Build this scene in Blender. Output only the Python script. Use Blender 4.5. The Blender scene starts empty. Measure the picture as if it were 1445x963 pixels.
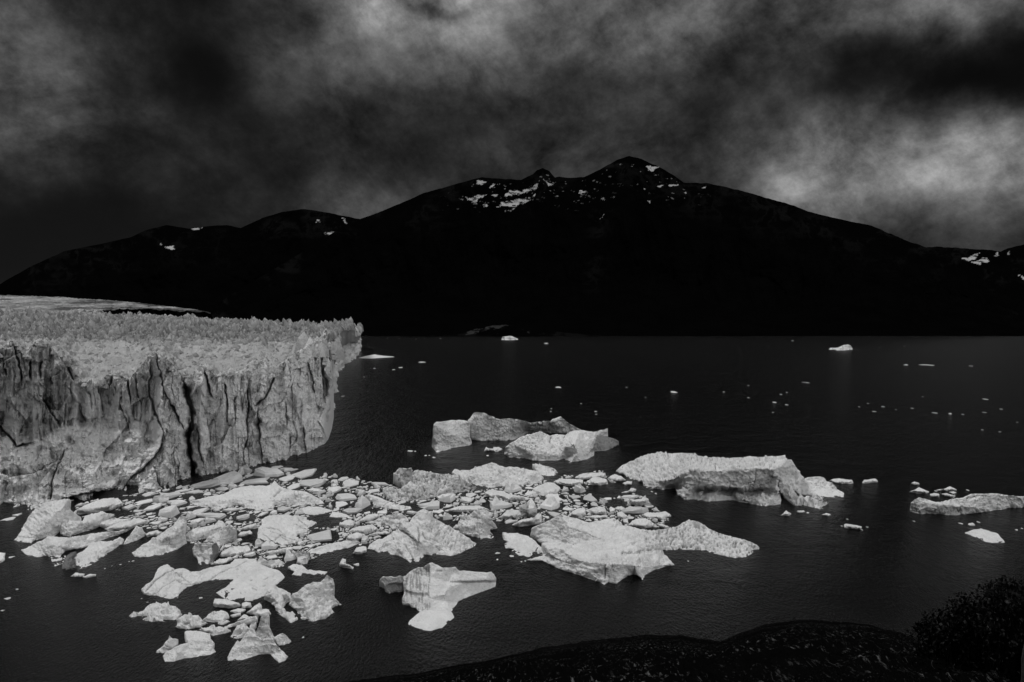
import bpy, math, random
import numpy as np
from mathutils import Vector
from mathutils.geometry import delaunay_2d_cdt

random.seed(7)
RNG = np.random.default_rng(7)
scene = bpy.context.scene
col = scene.collection

# ------------------------------------------------------------------ camera
F = 963.33            # focal length expressed in photo pixels (24 mm on 36 mm)
HZ = 459.0            # horizon row of the photo
CH = 70.0             # eye height above the lake, metres
cam_data = bpy.data.cameras.new('camera')
cam = bpy.data.objects.new('camera', cam_data)
col.objects.link(cam)
cam.location = (0, 0, CH)
cam.rotation_euler = (math.radians(90), 0, 0)
cam_data.lens = 24.0
cam_data.sensor_width = 36.0
cam_data.sensor_fit = 'HORIZONTAL'
cam_data.shift_y = -(481.5 - HZ) / 1445.0
cam_data.clip_start = 0.1
cam_data.clip_end = 60000.0
scene.camera = cam

# ------------------------------------------------------------------ exposure
scene.view_settings.view_transform = 'Standard'
scene.view_settings.look = 'None'
scene.view_settings.exposure = 0.15
scene.view_settings.gamma = 1.0
scene.view_settings.use_curve_mapping = False

# ------------------------------------------------------------------ sun (overcast, high, from the left)
SUN_EL, SUN_AZ = 58.0, -62.0      # azimuth measured from +Y towards +X
SUN_STRENGTH = 1.5
sd = bpy.data.lights.new('sun', 'SUN')
sd.energy = SUN_STRENGTH
sd.angle = math.radians(12)
sd.color = (1.0, 1.0, 1.0)
sun = bpy.data.objects.new('sun', sd)
col.objects.link(sun)
_e, _a = math.radians(SUN_EL), math.radians(SUN_AZ)
_dir = Vector((math.sin(_a) * math.cos(_e), math.cos(_a) * math.cos(_e), math.sin(_e)))
sun.rotation_euler = (-_dir).to_track_quat('-Z', 'Y').to_euler()
sun.location = (0, 0, 500)

# ------------------------------------------------------------------ sky
world = bpy.data.worlds.new('World')
scene.world = world
world.use_nodes = True
wt = world.node_tree
wt.nodes.clear()
wn = wt.nodes.new


def wl(a, b):
    wt.links.new(a, b)


def wmath(op, a, b=None, c=None, clamp=False):
    n = wn('ShaderNodeMath')
    n.operation = op
    n.use_clamp = clamp
    for i, v in enumerate((a, b, c)):
        if v is None:
            continue
        if isinstance(v, (int, float)):
            n.inputs[i].default_value = v
        else:
            wl(v, n.inputs[i])
    return n.outputs[0]


w_out = wn('ShaderNodeOutputWorld')
w_bg = wn('ShaderNodeBackground')
wl(w_bg.outputs[0], w_out.inputs[0])
w_tc = wn('ShaderNodeTexCoord')
w_sep = wn('ShaderNodeSeparateXYZ')
wl(w_tc.outputs['Generated'], w_sep.inputs[0])


def wnoise(scale, detail, rough, sx=1.0, sy=1.0, sz=1.0, rot=0.0, dist=0.0):
    m0 = wn('ShaderNodeMapping')
    m0.inputs['Rotation'].default_value = (0, rot, 0)
    wl(w_tc.outputs['Generated'], m0.inputs['Vector'])
    m = wn('ShaderNodeMapping')
    m.inputs['Scale'].default_value = (sx, sy, sz)
    wl(m0.outputs[0], m.inputs['Vector'])
    n = wn('ShaderNodeTexNoise')
    n.inputs['Scale'].default_value = scale
    n.inputs['Detail'].default_value = detail
    n.inputs['Roughness'].default_value = rough
    n.inputs['Distortion'].default_value = dist
    wl(m.outputs[0], n.inputs['Vector'])
    return n


warp = wnoise(3.2, 7.0, 0.6)
w_wsep = wn('ShaderNodeSeparateColor')
wl(warp.outputs['Color'], w_wsep.inputs[0])
AZ = wmath('ARCTAN2', w_sep.outputs[0], w_sep.outputs[1])
EL = wmath('ARCSINE', w_sep.outputs[2])
AZW = wmath('ADD', AZ, wmath('MULTIPLY', wmath('SUBTRACT', w_wsep.outputs[0], 0.5), 0.30))
ELW = wmath('ADD', EL, wmath('MULTIPLY', wmath('SUBTRACT', w_wsep.outputs[1], 0.5), 0.22))


def sky_blob(px, py, sx, sy):
    a0 = math.atan((px - 722.5) / F)
    e0 = math.atan((HZ - py) / F * math.cos(a0))
    k = math.cos(a0)
    dx = wmath('MULTIPLY', wmath('SUBTRACT', AZW, a0), 1.0 / (sx / F * k))
    dy = wmath('MULTIPLY', wmath('SUBTRACT', ELW, e0), 1.0 / (sy / F * k))
    r2 = wmath('ADD', wmath('MULTIPLY', dx, dx), wmath('MULTIPLY', dy, dy))
    return wmath('EXPONENT', wmath('MULTIPLY', r2, -1.0))


BRIGHT = [(590, -15, 150, 45, .17), (580, 60, 210, 100, .04), (820, 85, 170, 90, .035), (60, 90, 130, 120, .06),
          (1290, 240, 150, 70, .075), (1430, 225, 90, 50, .07), (1330, 5, 110, 35, .06), (1170, 275, 110, 40, .05),
          (960, 60, 150, 60, .03), (520, 285, 60, 25, .035), (430, 60, 70, 70, .03), (150, 190, 120, 60, .02),
          (1270, -280, 360, 190, .13), (1050, 215, 120, 40, .02), (700, 230, 160, 35, .012)]  # the patch high above the view is added to brighten the water's reflection
DARK = [(295, 110, 100, 110, .97), (1350, 115, 165, 52, .97), (1200, 105, 55, 60, .75), (632, 8, 38, 12, .6),
        (620, 190, 120, 50, .5), (830, 130, 75, 45, .5), (90, 335, 260, 85, .85), (5, 15, 26, 70, .8),
        (430, 240, 150, 60, .35), (990, 165, 80, 45, .5), (1425, 60, 70, 60, .8), (30, 375, 230, 62, .85), (150, -230, 420, 190, .85)]  # the last one, above the view, is added to darken the left water
acc = wmath('ADD', 0.030, 0.0)
for px, py, sx, sy, amp in BRIGHT:
    acc = wmath('ADD', acc, wmath('MULTIPLY', sky_blob(px, py, sx, sy), amp))
for px, py, sx, sy, amp in DARK:
    acc = wmath('MULTIPLY', acc, wmath('SUBTRACT', 1.0, wmath('MULTIPLY', sky_blob(px, py, sx, sy), amp)))
# streaky torn cloud texture
tex1 = wnoise(5.5, 12.0, 0.66, 1.0, 1.0, 1.5, 0.35, 0.1)
tex2 = wnoise(7.0, 14.0, 0.70, 1.2, 1.0, 0.85, 0.75, 0.1)
t1 = wmath('MULTIPLY_ADD', tex1.outputs['Fac'], 4.0, -0.98)
t1 = wmath('MAXIMUM', t1, 0.2)
t2 = wmath('MAXIMUM', wmath('MULTIPLY_ADD', tex2.outputs['Fac'], 3.8, -0.88), 0.25)
acc = wmath('MULTIPLY', acc, wmath('MULTIPLY', t1, t2))
acc = wmath('MULTIPLY', wmath('POWER', wmath('MULTIPLY', acc, 20.0), 1.3), 0.035)
# unseen sky overhead brightened as added fill light
up = wn('ShaderNodeMapRange')
up.interpolation_type = 'SMOOTHSTEP'
up.inputs['From Min'].default_value = 0.62
up.inputs['From Max'].default_value = 1.2
up.inputs['To Min'].default_value = 0.0
up.inputs['To Max'].default_value = 0.09
wl(EL, up.inputs['Value'])
# added fill: unseen bright patch of sky behind the viewer, right, lighting the cliff
w_dot = wn('ShaderNodeVectorMath')
w_dot.operation = 'DOT_PRODUCT'
wl(w_tc.outputs['Generated'], w_dot.inputs[0])
_b = Vector((0.62, -0.66, 0.42)).normalized()
w_dot.inputs[1].default_value = _b
bk = wn('ShaderNodeMapRange')
bk.interpolation_type = 'SMOOTHSTEP'
bk.inputs['From Min'].default_value = 0.25
bk.inputs['From Max'].default_value = 1.0
bk.inputs['To Min'].default_value = 0.0
bk.inputs['To Max'].default_value = 0.85
wl(w_dot.outputs['Value'], bk.inputs['Value'])
acc = wmath('ADD', acc, wmath('MULTIPLY', wmath('ADD', up.outputs[0], bk.outputs[0]), t1))
# the clear sky above the clouds, nearly hidden and grey
nish = wn('ShaderNodeTexSky')
nish.sky_type = 'NISHITA'
nish.sun_disc = False
nish.sun_elevation = math.radians(SUN_EL)
nish.sun_rotation = math.radians(SUN_AZ)
grey = wn('ShaderNodeRGBToBW')
wl(nish.outputs[0], grey.inputs[0])
acc = wmath('ADD', wmath('MULTIPLY', acc, 10.0), wmath('MULTIPLY', grey.outputs[0], 0.01))
wl(acc, w_bg.inputs['Color'])
w_bg.inputs['Strength'].default_value = 0.1

# ------------------------------------------------------------------ numeric helpers


def P(px, py, Y):
    """world point that stands Y metres out along the ray of photo pixel (px, py)"""
    return np.stack([(px - 722.5) / F * Y, Y + 0 * px, CH - (py - HZ) / F * Y], -1)


def depth(yb):
    return CH * F / (np.asarray(yb, float) - HZ)


def _h(i, j, k, s):
    n = (i.astype(np.uint32) * np.uint32(374761393) + j.astype(np.uint32) * np.uint32(668265263)
         + k.astype(np.uint32) * np.uint32(2246822519) + np.uint32((s * 3266489917) & 0xffffffff))
    n = (n ^ (n >> np.uint32(13))) * np.uint32(1274126177)
    n = (n ^ (n >> np.uint32(15))) * np.uint32(2246822519)
    n = n ^ (n >> np.uint32(16))
    return (n & np.uint32(0xffff)).astype(np.float64) / 65535.0


def vnoise(p, s=0):
    p = np.asarray(p, float)
    b = np.floor(p)
    f = p - b
    f = f * f * f * (f * (f * 6 - 15) + 10)
    b = b.astype(np.int64)
    r = 0
    for dx in (0, 1):
        wx = f[..., 0] if dx else 1 - f[..., 0]
        for dy in (0, 1):
            wy = f[..., 1] if dy else 1 - f[..., 1]
            for dz in (0, 1):
                wz = f[..., 2] if dz else 1 - f[..., 2]
                r = r + wx * wy * wz * _h(b[..., 0] + dx, b[..., 1] + dy, b[..., 2] + dz, s)
    return r * 2 - 1


def fbm(p, octv=4, s=0, gain=0.5):
    p = np.asarray(p, float)
    a, t, r = 1.0, 0.0, 0
    for o in range(octv):
        r = r + a * vnoise(p * (2.03 ** o) + 17.3 * o, s + o)
        t += a
        a *= gain
    return r / t


def ridged(p, octv=4, s=0, gain=0.5):
    p = np.asarray(p, float)
    a, t, r = 1.0, 0.0, 0
    for o in range(octv):
        r = r + a * (1 - np.abs(vnoise(p * (2.03 ** o) + 9.1 * o, s + o)) * 2)
        t += a
        a *= gain
    return r / t


def worley(p, s=0):
    p = np.asarray(p, float)
    b = np.floor(p).astype(np.int64)
    best = np.full(p.shape[:-1], 9.0)
    for dx in (-1, 0, 1):
        for dy in (-1, 0, 1):
            for dz in (-1, 0, 1):
                c = b + np.array([dx, dy, dz])
                q = np.stack([_h(c[..., 0], c[..., 1], c[..., 2], s + 11), _h(c[..., 0], c[..., 1], c[..., 2], s + 12),
                              _h(c[..., 0], c[..., 1], c[..., 2], s + 13)], -1) + c
                best = np.minimum(best, ((q - p) ** 2).sum(-1))
    return np.sqrt(best)


def facets(x, y, sx, sy, seed, skew=0.0):
    """broken faces: every jittered cell is a plane tilted its own way, in -1..1, with steps between cells"""
    x = np.asarray(x, float); y = np.asarray(y, float)
    U_ = x / sx + skew * y / sy
    V_ = y / sy
    bu, bv = np.floor(U_).astype(np.int64), np.floor(V_).astype(np.int64)
    best = np.full(U_.shape, 9.0)
    out = np.zeros(U_.shape)
    zz = np.zeros(U_.shape, np.int64)
    for du in (-1, 0, 1):
        for dv_ in (-1, 0, 1):
            cu, cv_ = bu + du, bv + dv_
            a = _h(cu, cv_, zz, seed); b = _h(cu, cv_, zz, seed + 1)
            g1 = _h(cu, cv_, zz, seed + 2) * 2 - 1; g2 = _h(cu, cv_, zz, seed + 3) * 2 - 1; o = _h(cu, cv_, zz, seed + 4) * 2 - 1
            ru, rv = U_ - (cu + a), V_ - (cv_ + b)
            d = ru * ru + rv * rv
            m = d < best
            best = np.where(m, d, best)
            out = np.where(m, (g1 * ru + g2 * rv) * 0.9 + 0.35 * o, out)
    return out


def poly_dist(x, y, pts):
    """distance of points to a polyline, and the parameter 0..1 along it"""
    best = np.full(np.shape(x), 1e9)
    for (ax, ay), (bx, by) in zip(pts[:-1], pts[1:]):
        vx, vy = bx - ax, by - ay
        t = np.clip(((x - ax) * vx + (y - ay) * vy) / (vx * vx + vy * vy + 1e-9), 0, 1)
        best = np.minimum(best, np.hypot(x - ax - t * vx, y - ay - t * vy))
    return best


def poly_side(x, y, pts):
    """distance to a polyline, side (+1/-1) and position along it"""
    best = np.full(np.shape(x), 1e9)
    side = np.zeros(np.shape(x)); along = np.zeros(np.shape(x))
    ls = [math.hypot(b[0] - a[0], b[1] - a[1]) for a, b in zip(pts[:-1], pts[1:])]
    tot = sum(ls); run = 0.0
    for (ax, ay), (bx, by), L in zip(pts[:-1], pts[1:], ls):
        vx, vy = bx - ax, by - ay
        t = np.clip(((x - ax) * vx + (y - ay) * vy) / (vx * vx + vy * vy + 1e-9), 0, 1)
        d = np.hypot(x - ax - t * vx, y - ay - t * vy)
        m = d < best
        best = np.where(m, d, best)
        side = np.where(m, np.sign(vx * (y - ay) - vy * (x - ax)), side)
        along = np.where(m, (run + t * L) / tot, along)
        run += L
    return best, side, along


def in_poly(x, y, pts):
    x = np.asarray(x, float)
    y = np.asarray(y, float)
    r = np.zeros(x.shape, bool)
    n = len(pts)
    for i in range(n):
        x0, y0 = pts[i][:2]
        x1, y1 = pts[(i + 1) % n][:2]
        if y0 == y1:
            continue
        c = ((y0 > y) != (y1 > y)) & (x < (x1 - x0) * (y - y0) / (y1 - y0) + x0)
        r ^= c
    return r


def smoothstep(a, b, x):
    t = np.clip((x - a) / (b - a), 0, 1)
    return t * t * (3 - 2 * t)


# ------------------------------------------------------------------ object helpers
def make_mesh(name, verts, faces, mat, tone=None, parent=None, origin=None, smooth=True):
    verts = np.asarray(verts, float)
    o = Vector((0, 0, 0)) if origin is None else Vector(origin)
    me = bpy.data.meshes.new(name)
    v = verts - np.array(o)
    me.from_pydata(v.tolist(), [], faces if isinstance(faces, list) else faces.tolist())
    if tone is not None:
        at = me.attributes.new('tone', 'FLOAT', 'POINT')
        at.data.foreach_set('value', np.asarray(tone, np.float32))
    me.materials.append(mat)
    if smooth:
        me.polygons.foreach_set('use_smooth', np.ones(len(me.polygons), bool))
    me.update()
    ob = bpy.data.objects.new(name, me)
    col.objects.link(ob)
    if parent is not None:
        ob.parent = parent
        ob.location = o - parent.location
    else:
        ob.location = o
    return ob


def tag(o, label, cat, group=None, kind=None):
    o['label'] = label
    o['category'] = cat
    if group:
        o['group'] = group
    if kind:
        o['kind'] = kind
    return o


def structure(o, label=None, cat=None):
    o['kind'] = 'structure'
    if label:
        o['label'] = label
    if cat:
        o['category'] = cat
    return o


def empty(name, loc):
    o = bpy.data.objects.new(name, None)
    o.location = loc
    o.empty_display_size = 1.0
    col.objects.link(o)
    return o


def grid_faces(nr, nc, flip=False):
    i = np.arange(nr - 1)[:, None] * nc + np.arange(nc - 1)[None, :]
    q = np.stack([i, i + 1, i + nc + 1, i + nc], -1).reshape(-1, 4)
    return q[:, ::-1] if flip else q


# ------------------------------------------------------------------ materials
def new_mat(name):
    m = bpy.data.materials.new(name)
    m.use_nodes = True
    nt = m.node_tree
    b = nt.nodes['Principled BSDF']
    return m, nt, b


def nmath(nt, op, a, b=None, c=None, clamp=False):
    n = nt.nodes.new('ShaderNodeMath')
    n.operation = op
    n.use_clamp = clamp
    for i, v in enumerate((a, b, c)):
        if v is None:
            continue
        if isinstance(v, (int, float)):
            n.inputs[i].default_value = v
        else:
            nt.links.new(v, n.inputs[i])
    return n.outputs[0]


def nnoise(nt, scale, detail=4, rough=0.55, stretch=(1, 1, 1), rot=(0, 0, 0), coord='Object'):
    tc = nt.nodes.new('ShaderNodeTexCoord')
    mp = nt.nodes.new('ShaderNodeMapping')
    mp.inputs['Scale'].default_value = stretch
    mp.inputs['Rotation'].default_value = rot
    nt.links.new(tc.outputs[coord], mp.inputs[0])
    n = nt.nodes.new('ShaderNodeTexNoise')
    n.inputs['Scale'].default_value = scale
    n.inputs['Detail'].default_value = detail
    n.inputs['Roughness'].default_value = rough
    nt.links.new(mp.outputs[0], n.inputs['Vector'])
    return n.outputs['Fac']


def ice_material(name, base, scale, bump, use_tone=True, streak=0.25, dist=0.4, grain=0.6):
    m, nt, b = new_mat(name)
    v = nmath(nt, 'MULTIPLY_ADD', nnoise(nt, 0.35 * scale, 8, 0.65), streak * 2, 1 - streak)
    g = nmath(nt, 'MULTIPLY_ADD', nnoise(nt, 2.6 * scale, 5, 0.7), grain, 1 - grain * .5)
    v = nmath(nt, 'MULTIPLY', v, g)
    v = nmath(nt, 'MULTIPLY', v, base)
    if use_tone:
        at = nt.nodes.new('ShaderNodeAttribute')
        at.attribute_name = 'tone'
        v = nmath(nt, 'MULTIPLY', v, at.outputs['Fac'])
    v = nmath(nt, 'MINIMUM', v, 0.92)
    cmb = nt.nodes.new('ShaderNodeCombineColor')
    for i in range(3):
        nt.links.new(v, cmb.inputs[i])
    nt.links.new(cmb.outputs[0], b.inputs['Base Color'])
    b.inputs['Roughness'].default_value = 0.55
    b.inputs['Specular IOR Level'].default_value = 0.35
    hh = nmath(nt, 'ADD', nmath(nt, 'MULTIPLY', nnoise(nt, 0.9 * scale, 8, 0.65), 1.0),
               nmath(nt, 'MULTIPLY', nnoise(nt, 4.0 * scale, 4, 0.6), 0.35))
    bp = nt.nodes.new('ShaderNodeBump')
    bp.inputs['Strength'].default_value = bump
    bp.inputs['Distance'].default_value = dist
    nt.links.new(hh, bp.inputs['Height'])
    nt.links.new(bp.outputs[0], b.inputs['Normal'])
    return m


M_ICE = ice_material('berg_ice', 0.78, 1.0, 0.8, dist=0.8, grain=.35)
M_FLOE = ice_material('floe_ice', 0.70, 1.6, 0.4, use_tone=True, dist=0.2)
M_GLAC = ice_material('glacier_ice', 0.74, 0.4, 1.0, dist=2.2, streak=0.3)


def dark_material(name, base, scale, bump, dist, rough=0.95, light=0.0, stretch=(1, 1, 1), rot=(0, 0, 0), spec=0.0,
                  snow=False, thr=0.62, patchy=False):
    m, nt, b = new_mat(name)
    n1 = nnoise(nt, scale, 8, 0.65, stretch, rot)
    v = nmath(nt, 'MULTIPLY_ADD', n1, base * 1.2, base * 0.3)
    if light > 0:
        k = nmath(nt, 'SUBTRACT', nnoise(nt, scale * 3.1, 8, 0.7, stretch, rot), thr)
        k = nmath(nt, 'MULTIPLY', k, 7.0, clamp=True)
        if patchy:
            pk_ = nmath(nt, 'MULTIPLY', nmath(nt, 'SUBTRACT', nnoise(nt, 0.55, 3, 0.6), 0.40), 5.0, clamp=True)
            k = nmath(nt, 'MULTIPLY', k, pk_)
        v = nmath(nt, 'ADD', v, nmath(nt, 'MULTIPLY', k, light))
    if snow:
        at = nt.nodes.new('ShaderNodeAttribute')
        at.attribute_name = 'tone'
        v = nmath(nt, 'ADD', v, nmath(nt, 'MULTIPLY', at.outputs['Fac'], 0.42))
    cmb = nt.nodes.new('ShaderNodeCombineColor')
    for i in range(3):
        nt.links.new(v, cmb.inputs[i])
    nt.links.new(cmb.outputs[0], b.inputs['Base Color'])
    b.inputs['Roughness'].default_value = rough
    b.inputs['Specular IOR Level'].default_value = spec
    bp = nt.nodes.new('ShaderNodeBump')
    bp.inputs['Strength'].default_value = bump
    bp.inputs['Distance'].default_value = dist
    nt.links.new(n1, bp.inputs['Height'])
    nt.links.new(bp.outputs[0], b.inputs['Normal'])
    return m


M_MOUNT = dark_material('dark_forest_rock', 0.0016, 0.004, 0.6, 60.0, snow=True)
M_HILLSIDE = dark_material('wet_dark_rock', 0.003, 5.5, 1.0, 0.10, rough=0.9, light=0.16, stretch=(1.0, 0.22, 1.3),
                           rot=(0, 0.3, 0.75), spec=0.0, thr=0.565, patchy=True)


def water_material():
    m, nt, b = new_mat('lake_water')
    b.inputs['Base Color'].default_value = (0.0012, 0.0012, 0.0012, 1)
    b.inputs['Roughness'].default_value = 0.15
    b.inputs['IOR'].default_value = 1.33
    b.inputs['Specular IOR Level'].default_value = 0.22
    tc = nt.nodes.new('ShaderNodeTexCoord')
    # patches of wind: calm streaks and rippled lanes
    wind = nnoise(nt, 0.012, 4, 0.6, (0.35, 1.0, 1.0), (0, 0, 0.2))
    wind = nmath(nt, 'MULTIPLY_ADD', wind, 2.2, -0.5, clamp=True)
    small = nnoise(nt, 1.7, 3, 0.65, (1.0, 0.42, 1.0), (0, 0, 0.25))
    mid = nnoise(nt, 0.42, 3, 0.55, (0.7, 1.0, 1.0), (0, 0, 0.3))
    big = nnoise(nt, 0.07, 3, 0.5, (0.5, 1.0, 1.0), (0, 0, 0.2))
    h = nmath(nt, 'ADD', nmath(nt, 'MULTIPLY', small, 0.75), nmath(nt, 'MULTIPLY', mid, 0.22))
    h = nmath(nt, 'MULTIPLY', h, nmath(nt, 'MULTIPLY_ADD', wind, 0.75, 0.35))
    h = nmath(nt, 'ADD', h, nmath(nt, 'MULTIPLY', big, 0.5))
    sep = nt.nodes.new('ShaderNodeSeparateXYZ')
    nt.links.new(tc.outputs['Object'], sep.inputs[0])
    ruf = nt.nodes.new('ShaderNodeMapRange')
    ruf.inputs['From Min'].default_value = 150.0
    ruf.inputs['From Max'].default_value = 620.0
    ruf.inputs['To Min'].default_value = 0.0
    ruf.inputs['To Max'].default_value = 1.0
    nt.links.new(sep.outputs[1], ruf.inputs['Value'])
    nt.links.new(nmath(nt, 'MULTIPLY_ADD', ruf.outputs[0], 0.05, 0.18), b.inputs['Roughness'])
    gust = nnoise(nt, 0.40, 4, 0.7, (1.0, 0.30, 1.0), (0, 0, 0.05))
    h = nmath(nt, 'ADD', h, nmath(nt, 'MULTIPLY', nmath(nt, 'MULTIPLY', gust, ruf.outputs[0]), 4.0))
    lane = nnoise(nt, 0.06, 6, 0.7, (0.8, 0.55, 1.0), (0, 0, 0.05))
    h = nmath(nt, 'ADD', h, nmath(nt, 'MULTIPLY', nmath(nt, 'MULTIPLY', lane, ruf.outputs[0]), 14.0))
    bp = nt.nodes.new('ShaderNodeBump')
    bp.inputs['Strength'].default_value = 1.0
    bp.inputs['Distance'].default_value = 1.3
    nt.links.new(h, bp.inputs['Height'])
    nt.links.new(bp.outputs[0], b.inputs['Normal'])
    return m


M_WATER = water_material()


def leaf_material():
    m, nt, b = new_mat('small_dark_leaf')
    g = nt.nodes.new('ShaderNodeNewGeometry')
    v = nmath(nt, 'MULTIPLY_ADD', nmath(nt, 'POWER', g.outputs['Random Per Island'], 7.0), 0.035, 0.002)  # a few leaves coloured paler to stand for glints
    cmb = nt.nodes.new('ShaderNodeCombineColor')
    for i in range(3):
        nt.links.new(v, cmb.inputs[i])
    nt.links.new(cmb.outputs[0], b.inputs['Base Color'])
    b.inputs['Roughness'].default_value = 0.4
    b.inputs['Specular IOR Level'].default_value = 0.05
    return m


M_LEAF = leaf_material()
M_BARK = dark_material('dark_bark', 0.006, 20.0, 0.4, 0.01)
M_TWIG = dark_material('bleached_twig', 0.05, 30.0, 0.4, 0.01)

# ================================================================== LAKE
lake = make_mesh('lake', [(-9000, -60, 0), (9000, -60, 0), (9000, 9000, 0), (-9000, 9000, 0)], [(0, 1, 2, 3)], M_WATER,
                 smooth=False)
structure(lake, 'dark rippled lake water with floating ice', 'lake')


# ================================================================== MOUNTAINS
def mountain(name, ridge, base_py, y_base, y_ridge, x0, x1, dx, rows, seed, snow=(), label='', jag=1.2, gully=1.0, rockmul=1.0):
    rx = np.array([p[0] for p in ridge], float)
    ry = np.array([p[1] for p in ridge], float)
    xs = np.arange(x0, x1 + dx, dx)
    rid = np.interp(xs, rx, ry)
    rid = rid + jag * fbm(np.stack([xs / 9.0, 0 * xs, 0 * xs + seed], -1), 4, seed, 0.6)
    s = np.linspace(0, 1, rows)
    S, X = np.meshgrid(s, xs, indexing='ij')
    R = np.broadcast_to(rid, X.shape)
    by = np.broadcast_to(np.interp(xs, [p[0] for p in base_py], [p[1] for p in base_py]), X.shape)
    PY = by + (R - by) * S
    # depth grows towards the ridge; spurs and gullies push the slope in and out
    w = np.sin(math.pi * np.clip(S, 0, 1))
    prof = S ** 0.8
    g = ridged(np.stack([X / 70 + S * 0.8, S * 1.6, 0 * X + seed], -1), 5, seed + 3) * 0.10 * gully
    g += fbm(np.stack([X / 25, S * 5, 0 * X + seed], -1), 4, seed + 5) * 0.035 * gully
    Y = y_base + (y_ridge - y_base) * np.clip(prof + g * w, 0, 1.1)
    V = P(X, PY, Y)
    V[0, :, 2] = np.minimum(V[0, :, 2], -3)
    sn = np.zeros(X.shape)
    if snow:
        wx = X + 5 * fbm(np.stack([X / 7, PY / 5, 0 * X], -1), 3, 77)
        wy = PY + 3.0 * fbm(np.stack([X / 9, PY / 4, 0 * X + 5], -1), 3, 78)
        for poly in snow:
            sn = np.maximum(sn, in_poly(wx, wy, poly).astype(float))
        # bare ribs of rock break the patches up
        sn *= smoothstep(-0.30, 0.12, fbm(np.stack([X / 5 - PY / 3, PY / 2.2, 0 * X], -1), 4, 79, .6))
        fl = smoothstep(0.50, 0.66, fbm(np.stack([X / 6 - PY / 4, PY / 2.5, 0 * X + 3], -1), 3, 85, .6))
        sn = np.maximum(sn, .55 * fl * smoothstep(52, 20, PY - R) * smoothstep(3, 7, PY - R) * smoothstep(615, 660, X) * smoothstep(1010, 940, X))
    # bare rock ribs near the crest and down the gullies
    rk = smoothstep(0.12, 0.55, ridged(np.stack([X / 15 + 1.2 * fbm(np.stack([X / 30, PY / 20, 0 * X], -1), 3, 12), PY / 15, 0 * X + seed], -1), 5, seed + 9, .7))
    rk *= smoothstep(-.1, .3, fbm(np.stack([X / 50, PY / 25, 0 * X + seed], -1), 3, seed + 10))
    rk *= smoothstep(75, 8, PY - R) + 0.8 * np.exp(-((X - 845 - (PY - 330) * -.15) / 16) ** 2) * smoothstep(430, 380, PY)
    sn = np.maximum(sn * rockmul, 0.009 * rk)
    # back of the mountain
    back = []
    for k, (dy, dz) in enumerate(((250, -90), (900, -420), (2200, -1300))):
        b = V[-1].copy()
        b[:, 1] += dy
        b[:, 2] = np.maximum(b[:, 2] + dz, -3)
        back.append(b)
    V = np.concatenate([V] + [b[None] for b in back], 0)
    sn = np.concatenate([sn, np.zeros((3, len(xs)))], 0)
    nr, nc = V.shape[:2]
    o = make_mesh(name, V.reshape(-1, 3), grid_faces(nr, nc), M_MOUNT, tone=sn.ravel())
    structure(o, label, 'mountain')
    return o


def cp(poly, ox, oy, s):
    return [(ox + x / s, oy + y / s) for x, y in poly]


C3 = (480, 200, 2.779)
snow_main = [cp(q, *C3) for q in (
    [(483, 210), (500, 222), (520, 216), (575, 207), (572, 212), (540, 226), (532, 242), (522, 246), (518, 236), (500, 232)],
    [(536, 155), (572, 157), (562, 171), (540, 167)], [(597, 163), (606, 165), (598, 180), (592, 178)], [(612, 165), (620, 168), (616, 174)],
    [(588, 208), (612, 206), (608, 214), (598, 220)],
    [(648, 212), (663, 190), (690, 196), (740, 184), (775, 167), (772, 183), (735, 197), (690, 208)],
    [(608, 254), (640, 238), (672, 236), (700, 224), (738, 216), (766, 204), (752, 226), (738, 240), (690, 250), (640, 255)],
    [(640, 272), (684, 260), (678, 270)], [(560, 252), (580, 248), (578, 256)], [(798, 150), (834, 168), (820, 174)],
    [(1198, 100), (1213, 94), (1240, 99), (1236, 113), (1212, 112)], [(1168, 117), (1182, 118), (1178, 123)],
    [(1235, 177), (1268, 168), (1262, 179)], [(1284, 173), (1337, 164), (1325, 175), (1296, 179)],
    [(1411, 178), (1438, 176), (1432, 182)], [(1018, 227), (1040, 221), (1038, 229)], [(1056, 221), (1082, 217), (1078, 227)],
    [(936, 199), (952, 194), (982, 195), (978, 200)], [(1185, 186), (1195, 185), (1194, 192)],
    [(1204, 234), (1214, 234), (1212, 240)], [(1015, 300), (1040, 284), (1036, 294)], [(1355, 198), (1366, 198), (1362, 204)])]
C2 = (0, 200, 2.779)
snow_left = [cp(q, *C2) for q in (
    [(740, 337), (796, 338), (786, 348), (764, 349)], [(1268, 356), (1310, 349), (1314, 362), (1328, 360), (1316, 377), (1282, 371)],
    [(1232, 318), (1250, 307), (1260, 318)], [(652, 413), (686, 413), (684, 420), (654, 420)], [(622, 402), (633, 404), (630, 412)],
    [(1330, 295), (1368, 316), (1362, 320)])]
C4 = (925, 230, 2.779)
snow_right = [cp(q, *C4) for q in (
    [(1198, 380), (1240, 360), (1272, 352), (1262, 370), (1230, 386)], [(1236, 388), (1270, 380), (1304, 371), (1312, 382), (1272, 402)],
    [(1384, 352), (1395, 344), (1396, 361)], [(1322, 367), (1345, 350), (1342, 366)], [(1420, 440), (1445, 452), (1440, 460)])]

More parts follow.
